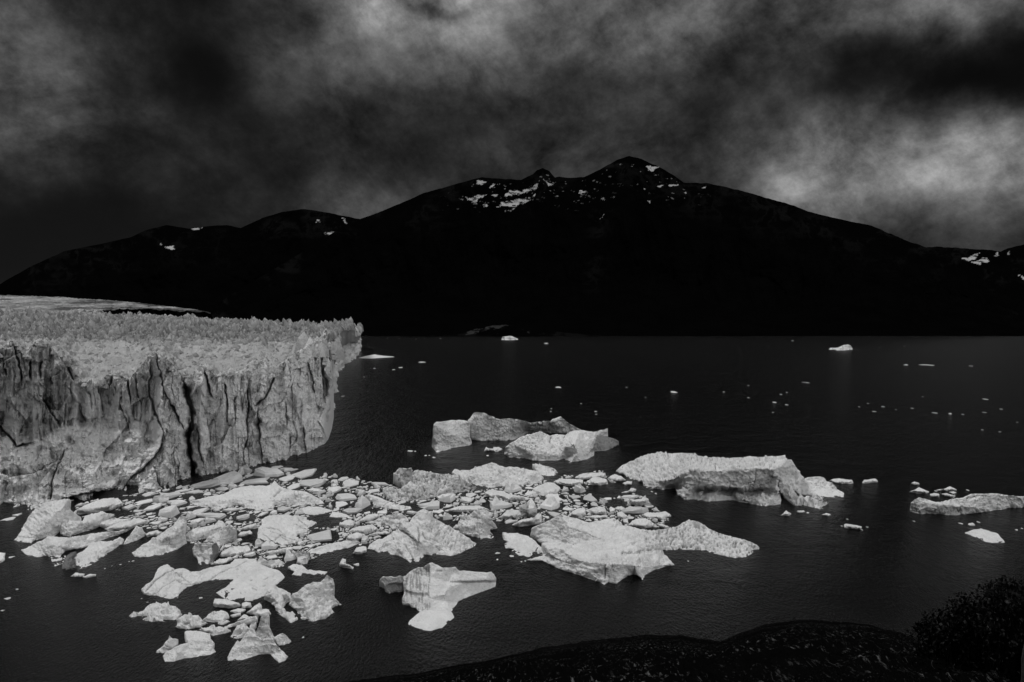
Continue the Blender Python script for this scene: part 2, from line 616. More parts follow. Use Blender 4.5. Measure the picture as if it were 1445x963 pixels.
mountain('mountain', [(1230, 380), (1280, 352), (1320, 348), (1350, 350), (1400, 353), (1412, 355), (1425, 350), (1445, 345),
                      (1500, 333), (1600, 330)], [(1000, 470), (1700, 470)], 9000, 12500, 1220, 1600, 1.5, 140, 31, snow_right,
         'distant snow streaked range low beyond the right shoulder of the dark mountain', gully=0.6)
mountain('mountain', [(-140, 470), (-60, 440), (0, 401), (40, 378), (90, 355), (150, 343), (185, 335), (205, 325), (235, 318), (270, 323),
                      (300, 319), (320, 318), (340, 322), (370, 308), (400, 299), (430, 295), (460, 300), (500, 308),
                      (515, 310), (560, 330), (640, 390)], [(-200, 468), (400, 470), (700, 471)], 6500, 9000, -140, 640, 1.3, 150, 32,
         snow_left, 'long black rounded ridge rising from the left behind the glacier', jag=0.8)
mountain('mountain', [(250, 462), (320, 420), (400, 372), (440, 348), (480, 322), (510, 309), (540, 298), (570, 285), (600, 272), (625, 265), (650, 258),
                      (680, 250), (700, 252), (735, 254), (752, 246), (758, 240), (766, 237), (775, 241), (783, 251), (790, 249), (800, 251),
                      (825, 250), (850, 238), (870, 226), (888, 220), (905, 224), (930, 236), (950, 247), (965, 258),
                      (1000, 259), (1040, 268), (1080, 279), (1120, 290), (1140, 299), (1170, 306), (1230, 319), (1280, 340), (1330, 357),
                      (1380, 376), (1445, 401), (1500, 423), (1600, 455)],
         [(200, 474), (900, 473.5), (1100, 473), (1700, 471.5)], 4350, 6600, 250, 1600, 1.0, 260, 33, snow_main,
         'huge black peaked mountain with a broken snowfield under its summit', jag=1.0)
# low moraine mound on the far shore
mountain('moraine_hill', [(560, 474), (640, 473), (655, 470), (675, 463.5), (700, 459), (720, 458), (745, 462), (765, 465), (800, 470), (850, 474)],
         [(500, 475), (900, 475)], 4150, 4330, 560, 850, 0.8, 24, 34,
         [[(657, 471), (672, 464.5), (690, 460.5), (712, 459), (716, 461), (695, 463.5), (680, 467), (668, 471)]],
         'low dark moraine mound on the far shore', jag=0.8, rockmul=0.07)

# ================================================================== GLACIER
G1 = (0, 400, 2.775)


def g(pts):
    return [(G1[0] + x / G1[2], G1[1] + y / G1[2]) for x, y in pts]


top_pts = g([(-120, 250), (-60, 270), (-20, 300), (0, 262), (40, 223), (62, 240), (80, 262), (105, 292), (120, 262), (135, 232), (165, 223), (200, 255), (235, 290), (262, 312),
             (290, 350), (318, 380), (335, 400), (345, 388), (365, 383), (380, 395), (395, 388), (410, 368), (440, 350), (470, 356), (490, 375), (505, 382), (520, 362), (540, 338), (570, 302),
             (600, 268), (625, 275), (650, 292), (690, 332), (718, 372), (735, 372), (762, 348), (785, 325), (805, 330), (825, 345), (850, 364), (875, 350), (900, 333),
             (920, 345), (945, 345), (965, 322), (990, 308), (1020, 306), (1045, 325), (1062, 352), (1080, 342), (1100, 318), (1140, 290), (1170, 268), (1205, 245), (1240, 224),
             (1262, 224), (1285, 238), (1297, 262), (1306, 300), (1312, 360)])
bot_pts = g([(-120, 915), (0, 908), (70, 900), (130, 890), (200, 862), (290, 866), (350, 855), (430, 842), (500, 836), (570, 826), (640, 812), (700, 795), (740, 778),
             (800, 770), (860, 760), (950, 737), (1010, 726), (1060, 719), (1110, 703), (1160, 686), (1220, 662), (1270, 641), (1285, 622), (1300, 590), (1312, 520)])
TX = np.array([p[0] for p in top_pts]); TY = np.array([p[1] for p in top_pts])
BX = np.array([p[0] for p in bot_pts]); BY = np.array([p[1] for p in bot_pts])

glacier = empty('glacier', (-150, 330, 0))
tag(glacier, 'vast pale glacier with a tall fissured ice cliff ending in the dark lake', 'glacier')

# --- cliff face
xs = np.arange(-42, 471.5, 0.7)
yt = np.interp(xs, TX, TY) + 2.6 * fbm(np.stack([xs / 7.0, 0 * xs, 0 * xs], -1), 5, 5, 0.62) - 2.0 * np.abs(vnoise(np.stack([xs / 5.0, 0 * xs, 0 * xs], -1), 6))
yb = np.interp(xs, BX, BY)
NV = 300
t = np.linspace(0, 1, NV)
Tm, Xm = np.meshgrid(t, xs, indexing='ij')
YT = np.broadcast_to(yt, Xm.shape)
YB = np.broadcast_to(yb, Xm.shape)
PYm = YB + (YT - YB) * Tm
Y0 = depth(YB)
hz_px = YB - PYm
# wobbling coordinates so that nothing is ruled straight
wx = Xm + 3.0 * fbm(np.stack([Xm / 22, PYm / 22, 0 * Xm], -1), 4, 21)
wy = PYm + 3.0 * fbm(np.stack([Xm / 22, PYm / 22, 0 * Xm + 9], -1), 4, 22)
S = 4.0 * Tm
# pillars and flutes, tall and narrow
pil = ridged(np.stack([wx / 30, wy / 170, 0 * Xm], -1), 3, 41, 0.5)
upper = smoothstep(0.15, 0.5, Tm)
S += (1 - pil) * (3.5 + 6.5 * upper)
S += 9.0 * fbm(np.stack([Xm / 45, PYm / 80, 0 * Xm + 3], -1), 3, 42)
S += 3.4 * (1 - 0.6 * smoothstep(-8, 8, PYm - np.interp(Xm, [-45, 227, 232, 480], [612, 612, 900, 900]))) * (1 - ridged(np.stack([wx / 9, wy / 45, 0 * Xm], -1), 3, 43))
S += 3.4 * fbm(np.stack([wx / 10, wy / 15, 0 * Xm], -1), 6, 44, 0.64) * (1 - 0.55 * smoothstep(-8, 8, PYm - np.interp(Xm, [-45, 227, 232, 480], [612, 612, 900, 900])))
S += 1.1 * ridged(np.stack([wx / 3.4, wy / 6, 0 * Xm], -1), 3, 45)
# fallen apron that leans out at the lower left
ap_x = np.array([-45, 0, 22, 50, 70, 87, 110, 140, 165, 190, 210, 227, 240])
ap_y = np.array([612, 614, 629, 629, 612, 602, 603, 606, 608, 606, 612, 618, 690])
AY = np.interp(Xm, ap_x, ap_y)
in_ap = smoothstep(-3, 3, PYm - AY) * smoothstep(232, 218, Xm)
ap_t = np.clip((PYm - AY) / np.maximum(YB - AY, 1), 0, 1)
step = np.where(Xm < 232, smoothstep(236, 205, Xm), 0.0)
S += step * (32.0 * (1 - in_ap) + in_ap * 27.0 * (1 - ap_t) ** 0.8)
S += in_ap * (6.5 * fbm(np.stack([wx / 26, wy / 12, 0 * Xm], -1), 4, 46) + 2.0 * ridged(np.stack([(wx + wy) / 20, (wx - 2 * wy) / 40, 0 * Xm], -1), 3, 47))
# fracture faces
S += 6.5 * facets(wx, wy, 30, 52, 301, .25) + 3.0 * facets(wx, wy, 12, 22, 311, -.3) + 1.2 * facets(wx, wy, 5, 8, 321, .2)
tone = np.ones(Xm.shape)
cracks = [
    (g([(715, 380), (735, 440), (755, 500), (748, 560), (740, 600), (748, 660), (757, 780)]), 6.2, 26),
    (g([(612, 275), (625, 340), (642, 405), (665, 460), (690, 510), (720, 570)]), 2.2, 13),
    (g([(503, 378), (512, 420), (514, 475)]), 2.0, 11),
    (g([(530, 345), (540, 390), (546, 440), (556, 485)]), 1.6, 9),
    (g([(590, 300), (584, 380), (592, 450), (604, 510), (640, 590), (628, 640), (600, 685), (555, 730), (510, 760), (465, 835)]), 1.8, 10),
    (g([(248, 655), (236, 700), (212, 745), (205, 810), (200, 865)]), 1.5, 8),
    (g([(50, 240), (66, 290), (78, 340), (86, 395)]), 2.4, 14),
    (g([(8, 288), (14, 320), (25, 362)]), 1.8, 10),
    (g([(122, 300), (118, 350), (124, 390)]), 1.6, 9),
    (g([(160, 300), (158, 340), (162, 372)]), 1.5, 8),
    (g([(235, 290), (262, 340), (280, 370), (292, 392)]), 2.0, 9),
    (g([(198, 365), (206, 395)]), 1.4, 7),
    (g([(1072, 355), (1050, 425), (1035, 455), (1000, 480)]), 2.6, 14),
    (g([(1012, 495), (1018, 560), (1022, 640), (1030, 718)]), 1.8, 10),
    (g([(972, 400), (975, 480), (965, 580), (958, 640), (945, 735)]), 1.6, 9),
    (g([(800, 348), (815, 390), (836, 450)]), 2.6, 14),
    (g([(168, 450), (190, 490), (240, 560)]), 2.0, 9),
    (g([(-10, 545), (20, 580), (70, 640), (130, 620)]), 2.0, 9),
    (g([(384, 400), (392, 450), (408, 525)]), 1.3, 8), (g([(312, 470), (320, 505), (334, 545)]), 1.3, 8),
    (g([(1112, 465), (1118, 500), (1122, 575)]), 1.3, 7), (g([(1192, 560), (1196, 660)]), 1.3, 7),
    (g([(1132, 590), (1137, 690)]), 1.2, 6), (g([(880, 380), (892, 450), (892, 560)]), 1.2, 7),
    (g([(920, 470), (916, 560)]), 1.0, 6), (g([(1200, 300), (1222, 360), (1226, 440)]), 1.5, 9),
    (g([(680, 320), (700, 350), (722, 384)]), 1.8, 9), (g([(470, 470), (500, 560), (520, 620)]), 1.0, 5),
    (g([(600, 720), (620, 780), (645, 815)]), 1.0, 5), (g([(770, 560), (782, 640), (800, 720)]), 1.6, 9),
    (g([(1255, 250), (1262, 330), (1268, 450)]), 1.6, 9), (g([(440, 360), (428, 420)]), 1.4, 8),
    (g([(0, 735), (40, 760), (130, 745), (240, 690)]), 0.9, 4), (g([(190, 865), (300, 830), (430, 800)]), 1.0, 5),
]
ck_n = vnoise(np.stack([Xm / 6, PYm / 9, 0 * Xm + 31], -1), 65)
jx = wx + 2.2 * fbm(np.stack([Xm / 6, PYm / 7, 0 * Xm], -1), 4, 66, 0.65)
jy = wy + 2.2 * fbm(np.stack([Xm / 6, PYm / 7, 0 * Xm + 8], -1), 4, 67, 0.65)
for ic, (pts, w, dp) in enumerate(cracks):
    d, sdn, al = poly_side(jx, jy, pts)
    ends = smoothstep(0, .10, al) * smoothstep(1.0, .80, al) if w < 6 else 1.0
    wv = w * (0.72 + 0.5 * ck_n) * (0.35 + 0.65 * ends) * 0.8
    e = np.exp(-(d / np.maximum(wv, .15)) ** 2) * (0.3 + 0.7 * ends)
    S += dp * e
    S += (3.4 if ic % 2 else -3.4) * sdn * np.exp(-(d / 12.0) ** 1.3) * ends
    tone *= 1 - (0.42 if w < 6 else 0.6) * e  # shade inside each crack painted into the tone, besides the groove
# many short procedural clefts in the upper cliff
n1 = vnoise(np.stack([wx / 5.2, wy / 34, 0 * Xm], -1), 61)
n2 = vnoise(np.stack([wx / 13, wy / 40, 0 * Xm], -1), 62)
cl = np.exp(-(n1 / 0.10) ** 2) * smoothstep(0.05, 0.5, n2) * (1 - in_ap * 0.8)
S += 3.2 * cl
tone *= 1 - 0.35 * cl  # clefts painted darker too, as shade in them
# shade of the far left wall painted into the tone; lesser bands also darkened
dk = smoothstep(128, 95, wx + 0.25 * (wy - 500)) * smoothstep(632, 605, wy) * smoothstep(470, 505, wy)
tone *= 1 - 0.42 * dk
for (cx, cy, rx, ry, k) in ((165, 545, 34, 45, .2), (205, 540, 26, 40, .15), (350, 540, 30, 30, .2), (310, 545, 22, 26, .12),
                            (115, 693, 60, 12, .45), (165, 690, 25, 12, .3), (275, 620, 14, 30, .3), (452, 505, 10, 20, .3)):
    tone *= 1 - k * np.exp(-((wx - cx) / rx) ** 2 - ((wy - cy) / ry) ** 2)
tone *= 1 + 0.22 * fbm(np.stack([wx / 14, wy / 26, 0 * Xm], -1), 5, 63, 0.6)
tone = tone * (1 + 0.26 * in_ap)  # apron painted lighter, as if more light fell on its slope
tone *= 1.24
S = np.maximum(S, -2.0)
S[0] = np.clip(S[0], -1, 8)
# the right end of the wall turns the corner
turn = smoothstep(452, 471, Xm)
S += turn ** 2 * 22
V = P(Xm, PYm, Y0 + S)
V[0, :, 2] = -2.0
cliff_top = V[-1].copy(); cliff_xs = xs.copy(); cliff_yt = yt.copy()
# roll of the rim towards the ice field
rows = [V]
tones = [tone]
for k in range(1, 11):
    r = V[-1].copy()
    dy = 1.7 * k
    r[:, 0] *= (r[:, 1] + dy) / r[:, 1]
    r[:, 1] += dy
    r[:, 2] -= 0.10 * dy + 0.05 * dy * k * 0.5
    r[:, 2] += 3.0 * fbm(np.stack([r[:, 0] / 4, r[:, 1] / 6, 0 * r[:, 0]], -1), 4, 64, .6) * min(1, k / 2)
    rows.append(r[None])
    tones.append((0.82 + 0.35 * fbm(np.stack([xs / 6, 0 * xs + k, 0 * xs], -1), 3, 68))[None])
V = np.concatenate(rows, 0)
tone = np.concatenate(tones, 0)
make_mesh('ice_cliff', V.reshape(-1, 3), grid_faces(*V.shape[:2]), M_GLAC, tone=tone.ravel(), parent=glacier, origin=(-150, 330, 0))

# --- side of the glacier beyond the corner
fl_px = np.array([469, 473, 475.5, 477, 478, 484, 494, 505, 509, 509, 490])
fl_y = np.array([627, 600, 560, 542, 529, 521, 513, 506, 500, 493, 487])
fY = depth(fl_y)
fX = (fl_px - 722.5) / F * fY
seg = np.concatenate([[0], np.cumsum(np.hypot(np.diff(fX), np.diff(fY)))])
u = np.linspace(0, seg[-1], 620)
lx = np.interp(u, seg, fX)
ly = np.interp(u, seg, fY)
tx = np.gradient(lx); ty = np.gradient(ly)
ln = np.hypot(tx, ty)
nx, ny = ty / ln, -tx / ln           # outward, to the right
k_ = np.hanning(41); k_ /= k_.sum()
nx = np.convolve(np.pad(nx, 20, 'edge'), k_, 'valid'); ny = np.convolve(np.pad(ny, 20, 'edge'), k_, 'valid')
nv = 70
tt = np.linspace(0, 1, nv)
Tm2, U = np.meshgrid(tt, u, indexing='ij')
ztop = 57 + 9 * fbm(np.stack([u / 22, 0 * u, 0 * u], -1), 5, 70, 0.65) - 9 * smoothstep(seg[-1] - 420, seg[-1], u) - 4 * smoothstep(0, 120, u) + 5 * smoothstep(200, 700, u)
Z = -2 + (ztop + 2) * Tm2
q = np.stack([U / 22, Z / 60, 0 * U], -1)
D = -9 * (1 - ridged(q, 4, 71)) + 6 * fbm(np.stack([U / 14, Z / 16, 0 * U], -1), 4, 72) - 3 * Tm2 ** 2
D += 4.0 * facets(U, Z, 17, 24, 341, .2) + 2.0 * facets(U, Z, 7, 9, 351, -.2) + 2.0 * fbm(np.stack([U / 5, Z / 6, 0 * U], -1), 4, 75, .62)
V = np.stack([lx + nx * D, ly + ny * D, Z], -1)
tone = 1.15 + 0.3 * fbm(np.stack([U / 20, Z / 20, 0 * U], -1), 4, 73) - 0.35 * np.clip(1 - ridged(q, 2, 71) - 0.55, 0, 1)  # hollows between the ribs get painted shade
rows = [V]; tones = [tone]
for k in range(1, 8):
    r = V[-1].copy()
    kk = 0.4 + 3.6 * smoothstep(150, 420, u)
    r[:, 0] -= nx * kk * k
    r[:, 1] -= ny * kk * k
    r[:, 2] += 2.0 * fbm(np.stack([r[:, 0] / 8, r[:, 1] / 8, 0 * r[:, 0]], -1), 3, 74) - 0.25 * k
    rows.append(r[None]); tones.append(np.ones((1, len(u))))
V = np.concatenate(rows, 0); tone = np.concatenate(tones, 0)
make_mesh('ice_cliff', V.reshape(-1, 3), grid_faces(*V.shape[:2]), M_GLAC, tone=tone.ravel(), parent=glacier, origin=(-150, 330, 0))

# --- crevassed surface
xs = np.arange(-46, 510, 0.8)
ytop_s = np.interp(xs, TX, TY, right=TY[-1])
# lower envelope of the rim, smoothed
env = np.array([np.max(ytop_s[max(0, i - 16):i + 17]) for i in range(len(xs))])
k_ = np.hanning(41); k_ /= k_.sum()
env = np.convolve(np.pad(env, 20, 'edge'), k_, 'valid')
rim_py = np.where(xs < 455, env + 3, np.interp(xs, [455, 464, 470, 475, 478, 494, 510], [env[np.searchsorted(xs, 455)] + 3, 482, 475, 472, 468, 466, 464.5]))
_ct = cliff_top[:, 1]
_ct = np.array([np.max(_ct[max(0, i - 18):i + 19]) for i in range(len(_ct))])
_ct = np.convolve(np.pad(_ct, 15, 'edge'), np.ones(31) / 31, 'valid')
rim_Y = np.where(xs < 455, np.interp(xs, cliff_xs, _ct) + 9, 0)
rim_Y = np.where(xs >= 455, np.interp(xs, [455, 466, 475, 478, 484, 494, 505, 510], [np.interp(455, cliff_xs, _ct) + 9, 440, 680, 900, 1020, 1200, 1420, 1900]), rim_Y)
edge_py = np.interp(xs, [-46, 0, 60, 144, 252, 360, 468, 500, 510], [438, 439, 440, 442.5, 448, 453, 459, 462.5, 466])
edge_Y = np.interp(xs, [-46, 300, 470, 510], [2500, 2400, 2200, 2080])
NS = 330
s = np.linspace(0, 1, NS)
Sm, Xm = np.meshgrid(s, xs, indexing='ij')
inv = (1 / rim_Y) + (1 / edge_Y - 1 / rim_Y) * Sm
Y = 1 / inv
# a hump just behind the rim, then the plateau of seracs
PY = rim_py + (edge_py - rim_py) * (Sm ** 0.92)
B = P(Xm, PY, Y)
q0 = np.stack([Xm, PY, 0 * Xm], -1)
wX = Xm + 4 * fbm(q0 / 14.0, 3, 80)
wY = PY + 2.0 * fbm(q0 / 12.0 + 50, 3, 81)
far = smoothstep(492, 474, PY)
# hummocks and swirls near the rim, toothed rows of seracs farther in
near_h = 1.35 * (5.0 * fbm(np.stack([wX / 34, wY / 12, 0 * wX], -1), 5, 83, 0.58) + 3.2 * ridged(np.stack([wX / 26 + wY / 20, wY / 9, 0 * wX], -1), 4, 84, 0.6)
          + 1.0 * ridged(np.stack([wX / 7, wY / 5, 0 * wX], -1), 3, 87, 0.6))
teeth = worley(np.stack([wX / 8.5, wY / 4.0, 0 * wX], -1), 82)
teeth2 = worley(np.stack([wX / 17, wY / 7.0, 0 * wX + 3], -1), 92)
far_h = 5.6 * (teeth - .5) + 5.0 * (teeth2 - .5) + 2.0 * fbm(np.stack([wX / 40, wY / 9, 0 * wX], -1), 3, 85) + 1.2 * fbm(np.stack([wX / 4, wY / 3, 0 * wX], -1), 3, 94)
fade = smoothstep(0.0, 0.05, Sm)
hp = (near_h * (1 - far) + far_h * far) * (0.75 + 0.25 * fade)
hp *= 1 - 0.50 * smoothstep(0.93, 1.0, Sm)
B[..., 2] += 1.25 * hp * Y / F
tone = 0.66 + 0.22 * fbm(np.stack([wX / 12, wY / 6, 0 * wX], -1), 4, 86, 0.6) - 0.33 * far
sheet = B.copy()
B2 = B[-1].copy(); B2[:, 2] = -3
B0 = B[0].copy(); B0[:, 2] -= 25
B = np.concatenate([B0[None], B, B2[None]], 0)
tone = np.concatenate([tone[:1], tone, tone[-1:]], 0)
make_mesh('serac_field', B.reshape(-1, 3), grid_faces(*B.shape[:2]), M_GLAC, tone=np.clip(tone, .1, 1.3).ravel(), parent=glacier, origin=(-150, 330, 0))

# --- spires and blades of ice standing on the crevassed surface and along the rim
rs = np.random.default_rng(404)


cv, cf, ct = [], [], []
nbase = 0


def add_blade(c, wm, hm, tn, lean):
    """a leaning, ragged pyramid of ice; c = foot, wm = width, hm = height in metres"""
    global nbase
    n = 5
    an = np.linspace(0, 2 * math.pi, n, endpoint=False) + rs.uniform(0, 1.2)
    r = wm * .5 * rs.uniform(.7, 1.3, n)
    base = np.stack([np.cos(an) * r, np.sin(an) * r * rs.uniform(.8, 1.8), -hm * rs.uniform(.35, .6, n)], -1)
    mid = base * np.array([.62, .62, 0]) + np.array([lean[0] * .4, lean[1] * .4, 0]) * hm
    mid[:, 2] = hm * rs.uniform(.25, .6, n)
    mid[:, :2] *= rs.uniform(.75, 1.25, n)[:, None]
    tip = np.array([[lean[0] * hm, lean[1] * hm, hm]])
    cv.append(np.concatenate([base, mid, tip], 0) + c)
    for i in range(n):
        j = (i + 1) % n
        cf.append((nbase + i, nbase + j, nbase + n + j, nbase + n + i))
        cf.append((nbase + n + i, nbase + n + j, nbase + 2 * n))
    ct.append(np.concatenate([np.full(n, tn * .8), np.full(n, tn), np.full(1, tn * 1.1)]))
    nbase += 2 * n + 1


NSr, NXr = sheet.shape[:2]
hm_n = fbm(np.stack([np.arange(NXr)[None, :] * .8 / 26 + 0 * sheet[..., 0], (HZ + (CH - sheet[..., 2]) / sheet[..., 1] * F) / 5.0, 0 * sheet[..., 0]], -1), 3, 410, .6)
for i in range(17000):
    b = int(rs.integers(0, NXr)); a = int(rs.integers(4, NSr))
    c = sheet[a, b]
    ppy = HZ + (CH - c[2]) / c[1] * F
    fz = float(smoothstep(490, 474, ppy))
    if rs.random() > 0.14 + 0.86 * fz or hm_n[a, b] < -.28:
        continue
    m = c[1] / F
    w = (2.0 + 7.0 * rs.random() ** 2.2) * (1.3 if fz < .5 else 1.0) * (1 + .8 * max(-.6, float(hm_n[a, b])))
    h = w * rs.uniform(.45, 1.15) * (0.55 + 0.45 * fz)
    if a > NSr * .93:
        h *= .7
    add_blade(c, w * m, h * m, rs.uniform(.36, .86) * (0.96 - .24 * fz), (rs.uniform(-.35, .25), rs.uniform(-.3, .1)))
for i in range(520):
    b = int(rs.integers(0, len(cliff_xs)))
    c = cliff_top[b] + np.array([0, rs.uniform(0.5, 9), 0])
    m = c[1] / F
    w = rs.uniform(3, 9)
    add_blade(c + np.array([0, 0, -.5 * m * w]), w * m, w * rs.uniform(.4, .9) * m, rs.uniform(.7, 1.05), (rs.uniform(-.3, .2), rs.uniform(-.3, .1)))
for i in range(420):
    b = int(rs.integers(0, len(u)))
    k = rs.uniform(0, 18)
    c = np.array([lx[b] - nx[b] * k, ly[b] - ny[b] * k, ztop[b] - 2])
    w = rs.uniform(6, 14)
    add_blade(c, w, w * rs.uniform(.4, 1.0), rs.uniform(.7, 1.0), (rs.uniform(-.3, .2), rs.uniform(-.3, .1)))
make_mesh('seracs', np.concatenate(cv, 0), cf, M_GLAC, tone=np.concatenate(ct), parent=glacier, origin=(-150, 330, 0), smooth=False)

# --- smooth upper tongue far behind
xs = np.arange(-46, 298, 0.8)
top = np.interp(xs, [-46, 0, 60, 120, 180, 230, 270, 292, 298], [415.5, 416.5, 418.5, 421.5, 426, 431.5, 436.5, 440.2, 442])
top = top + 0.35 * fbm(np.stack([xs / 5, 0 * xs, 0 * xs], -1), 4, 88)
bot = np.interp(xs, [-46, 0, 144, 200, 298], [442, 442, 444, 446, 452])
bot = np.minimum(bot, top + np.interp(xs, [120, 150, 200, 240, 280, 298], [30, 13, 7.5, 5, 2, .4]) + 1.0 * fbm(np.stack([xs / 9, 0 * xs, 0 * xs + 4], -1), 3, 188))
bot = np.maximum(bot, top + .3)
s = np.linspace(0, 1, 90)
Sm, Xm = np.meshgrid(s, xs, indexing='ij')
Y = 1 / (1 / 2450 + (1 / 4900 - 1 / 2450) * Sm)
PY = bot + (top - bot) * Sm
B = P(Xm, PY, Y)
B[..., 2] += 7 * ridged(np.stack([B[..., 0] / 60, B[..., 1] / 90, 0 * Xm], -1), 5, 89, .65) - 3
st = fbm(np.stack([Xm / 30, PY / 2.0, 0 * Xm], -1), 5, 90, 0.65)
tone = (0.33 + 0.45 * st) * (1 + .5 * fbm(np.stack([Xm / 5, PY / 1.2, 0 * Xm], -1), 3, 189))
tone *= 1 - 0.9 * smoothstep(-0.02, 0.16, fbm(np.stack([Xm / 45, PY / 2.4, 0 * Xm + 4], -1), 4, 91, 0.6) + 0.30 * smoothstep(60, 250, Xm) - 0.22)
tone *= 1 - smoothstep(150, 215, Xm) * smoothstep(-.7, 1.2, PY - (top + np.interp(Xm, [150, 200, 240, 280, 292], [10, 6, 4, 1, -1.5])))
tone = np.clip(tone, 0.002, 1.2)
b2 = B[-1].copy(); b2[:, 1] += 200; b2[:, 2] -= 200
B = np.concatenate([B, b2[None]], 0); tone = np.concatenate([tone, tone[-1:]], 0)
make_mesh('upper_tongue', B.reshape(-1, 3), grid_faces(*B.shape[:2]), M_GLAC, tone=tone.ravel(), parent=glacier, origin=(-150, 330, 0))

# ================================================================== HILLSIDE
bx = [-200, 300, 400, 500, 600, 700, 760, 830, 900, 960, 1000, 1015, 1040, 1080, 1130, 1180, 1230, 1270, 1300, 1445, 1700]
by = [1010, 990, 982, 961, 948, 930, 915, 904, 897, 897, 903, 906, 894, 881, 874.5, 877, 883, 893, 906, 930, 950]
xs = np.arange(-200, 1700, 2.0)
br = np.interp(xs, bx, by) + 2.6 * fbm(np.stack([xs / 24, 0 * xs, 0 * xs], -1), 6, 95, .68)
YBR = np.interp(xs, [-200, 500, 900, 1015, 1130, 1300, 1445, 1700], [20, 20, 22, 19, 20, 15, 11, 9])
s = np.linspace(0, 1, 240)
Sm, Xm = np.meshgrid(s, xs, indexing='ij')
Y = 1 / (1 / 1.8 + (1 / YBR - 1 / 1.8) * Sm)
PY = 1110 + (br - 1110) * Sm
H = P(Xm, PY, Y)
amp = smoothstep(1.0, 0.9, Sm)
H[..., 2] += amp * (0.22 * fbm(np.stack([H[..., 0] * 0.8, H[..., 1] * 0.5, 0 * Xm], -1), 4, 96) +
                    0.10 * ridged(np.stack([(H[..., 0] + 0.7 * H[..., 1]) * 0.5, (H[..., 1] - H[..., 0] * .7) * 2.4, 0 * Xm], -1), 4, 97) - 0.1)
rows = [H]
last = H[-1].copy()
z0 = last[:, 2].copy()
dir_ = last[:, :2] / np.hypot(last[:, 0], last[:, 1])[:, None]
for k in range(1, 26):
    r = last.copy()
    d = 1.6 * k
    r[:, :2] += dir_ * d
    r[:, 2] = np.maximum(z0 - 1.9 * d + 0.5 * fbm(np.stack([r[:, 0] * .4, r[:, 1] * .4, 0 * d + 0 * z0], -1), 3, 98) - 0.1, -2.0)
    rows.append(r[None])
H2 = np.concatenate(rows, 0)
hillside = make_mesh('hillside', H2.reshape(-1, 3), grid_faces(*H2.shape[:2]), M_HILLSIDE)
structure(hillside, 'dark rocky hillside falling from the viewpoint to the lake', 'hillside')

# ================================================================== ICEBERGS
R1 = (0, 680, 6.017); R2 = (180, 770, 6.017); R3 = (170, 680, 6.017); R4 = (320, 780, 6.017); R5 = (500, 690, 6.017)
R6 = (520, 780, 7.225); S1 = (360, 640, 6.017); S2 = (540, 630, 6.017); S3 = (590, 560, 4.817); S4 = (690, 690, 5.348)
S5 = (850, 620, 4.011); S6 = (1180, 650, 5.442); S8 = (220, 640, 6.017); L7 = (480, 440, 1.4974)
FOOT = []          # footprints in photo pixels, kept clear of brash


def pts(txt, T):
    """'x,y,d x,y,d' -> photo pixels; d is how far below the point its foot on the water lies"""
    r = []
    for w in txt.split():
        a = [float(c) for c in w.split(',')]
        d = a[2] / T[2] if len(a) > 2 else None
        r.append((T[0] + a[0] / T[2], T[1] + a[1] / T[2], d))
    return r


def plate(txt, T, h=0.36):
    """flat piece: gives heights to an outline that has none, and a bevelled front rim"""
    c = pts(txt, T)
    y1 = max(p[1] for p in c); y0 = min(p[1] for p in c)
    cx = sum(p[0] for p in c) / len(c); cy = (y0 + y1) / 2
    D = h * (y1 - y0)
    out = []
    for x, y, d in c:
        tq = (y1 - y) / (y1 - y0)
        out.append((x, y, D * min(1, max(0, (tq - 0.12) * 1.9))))
    ring = []
    for i, (x, y, d) in enumerate(out):
        kx, ky = cx + (x - cx) * 0.84, cy + (y - cy) * 0.66 - D * 0.30
        ring.append((kx, ky, D * (0.92 + 0.18 * math.sin(i * 2.4))))
    return out, [ring + ring[:1]]


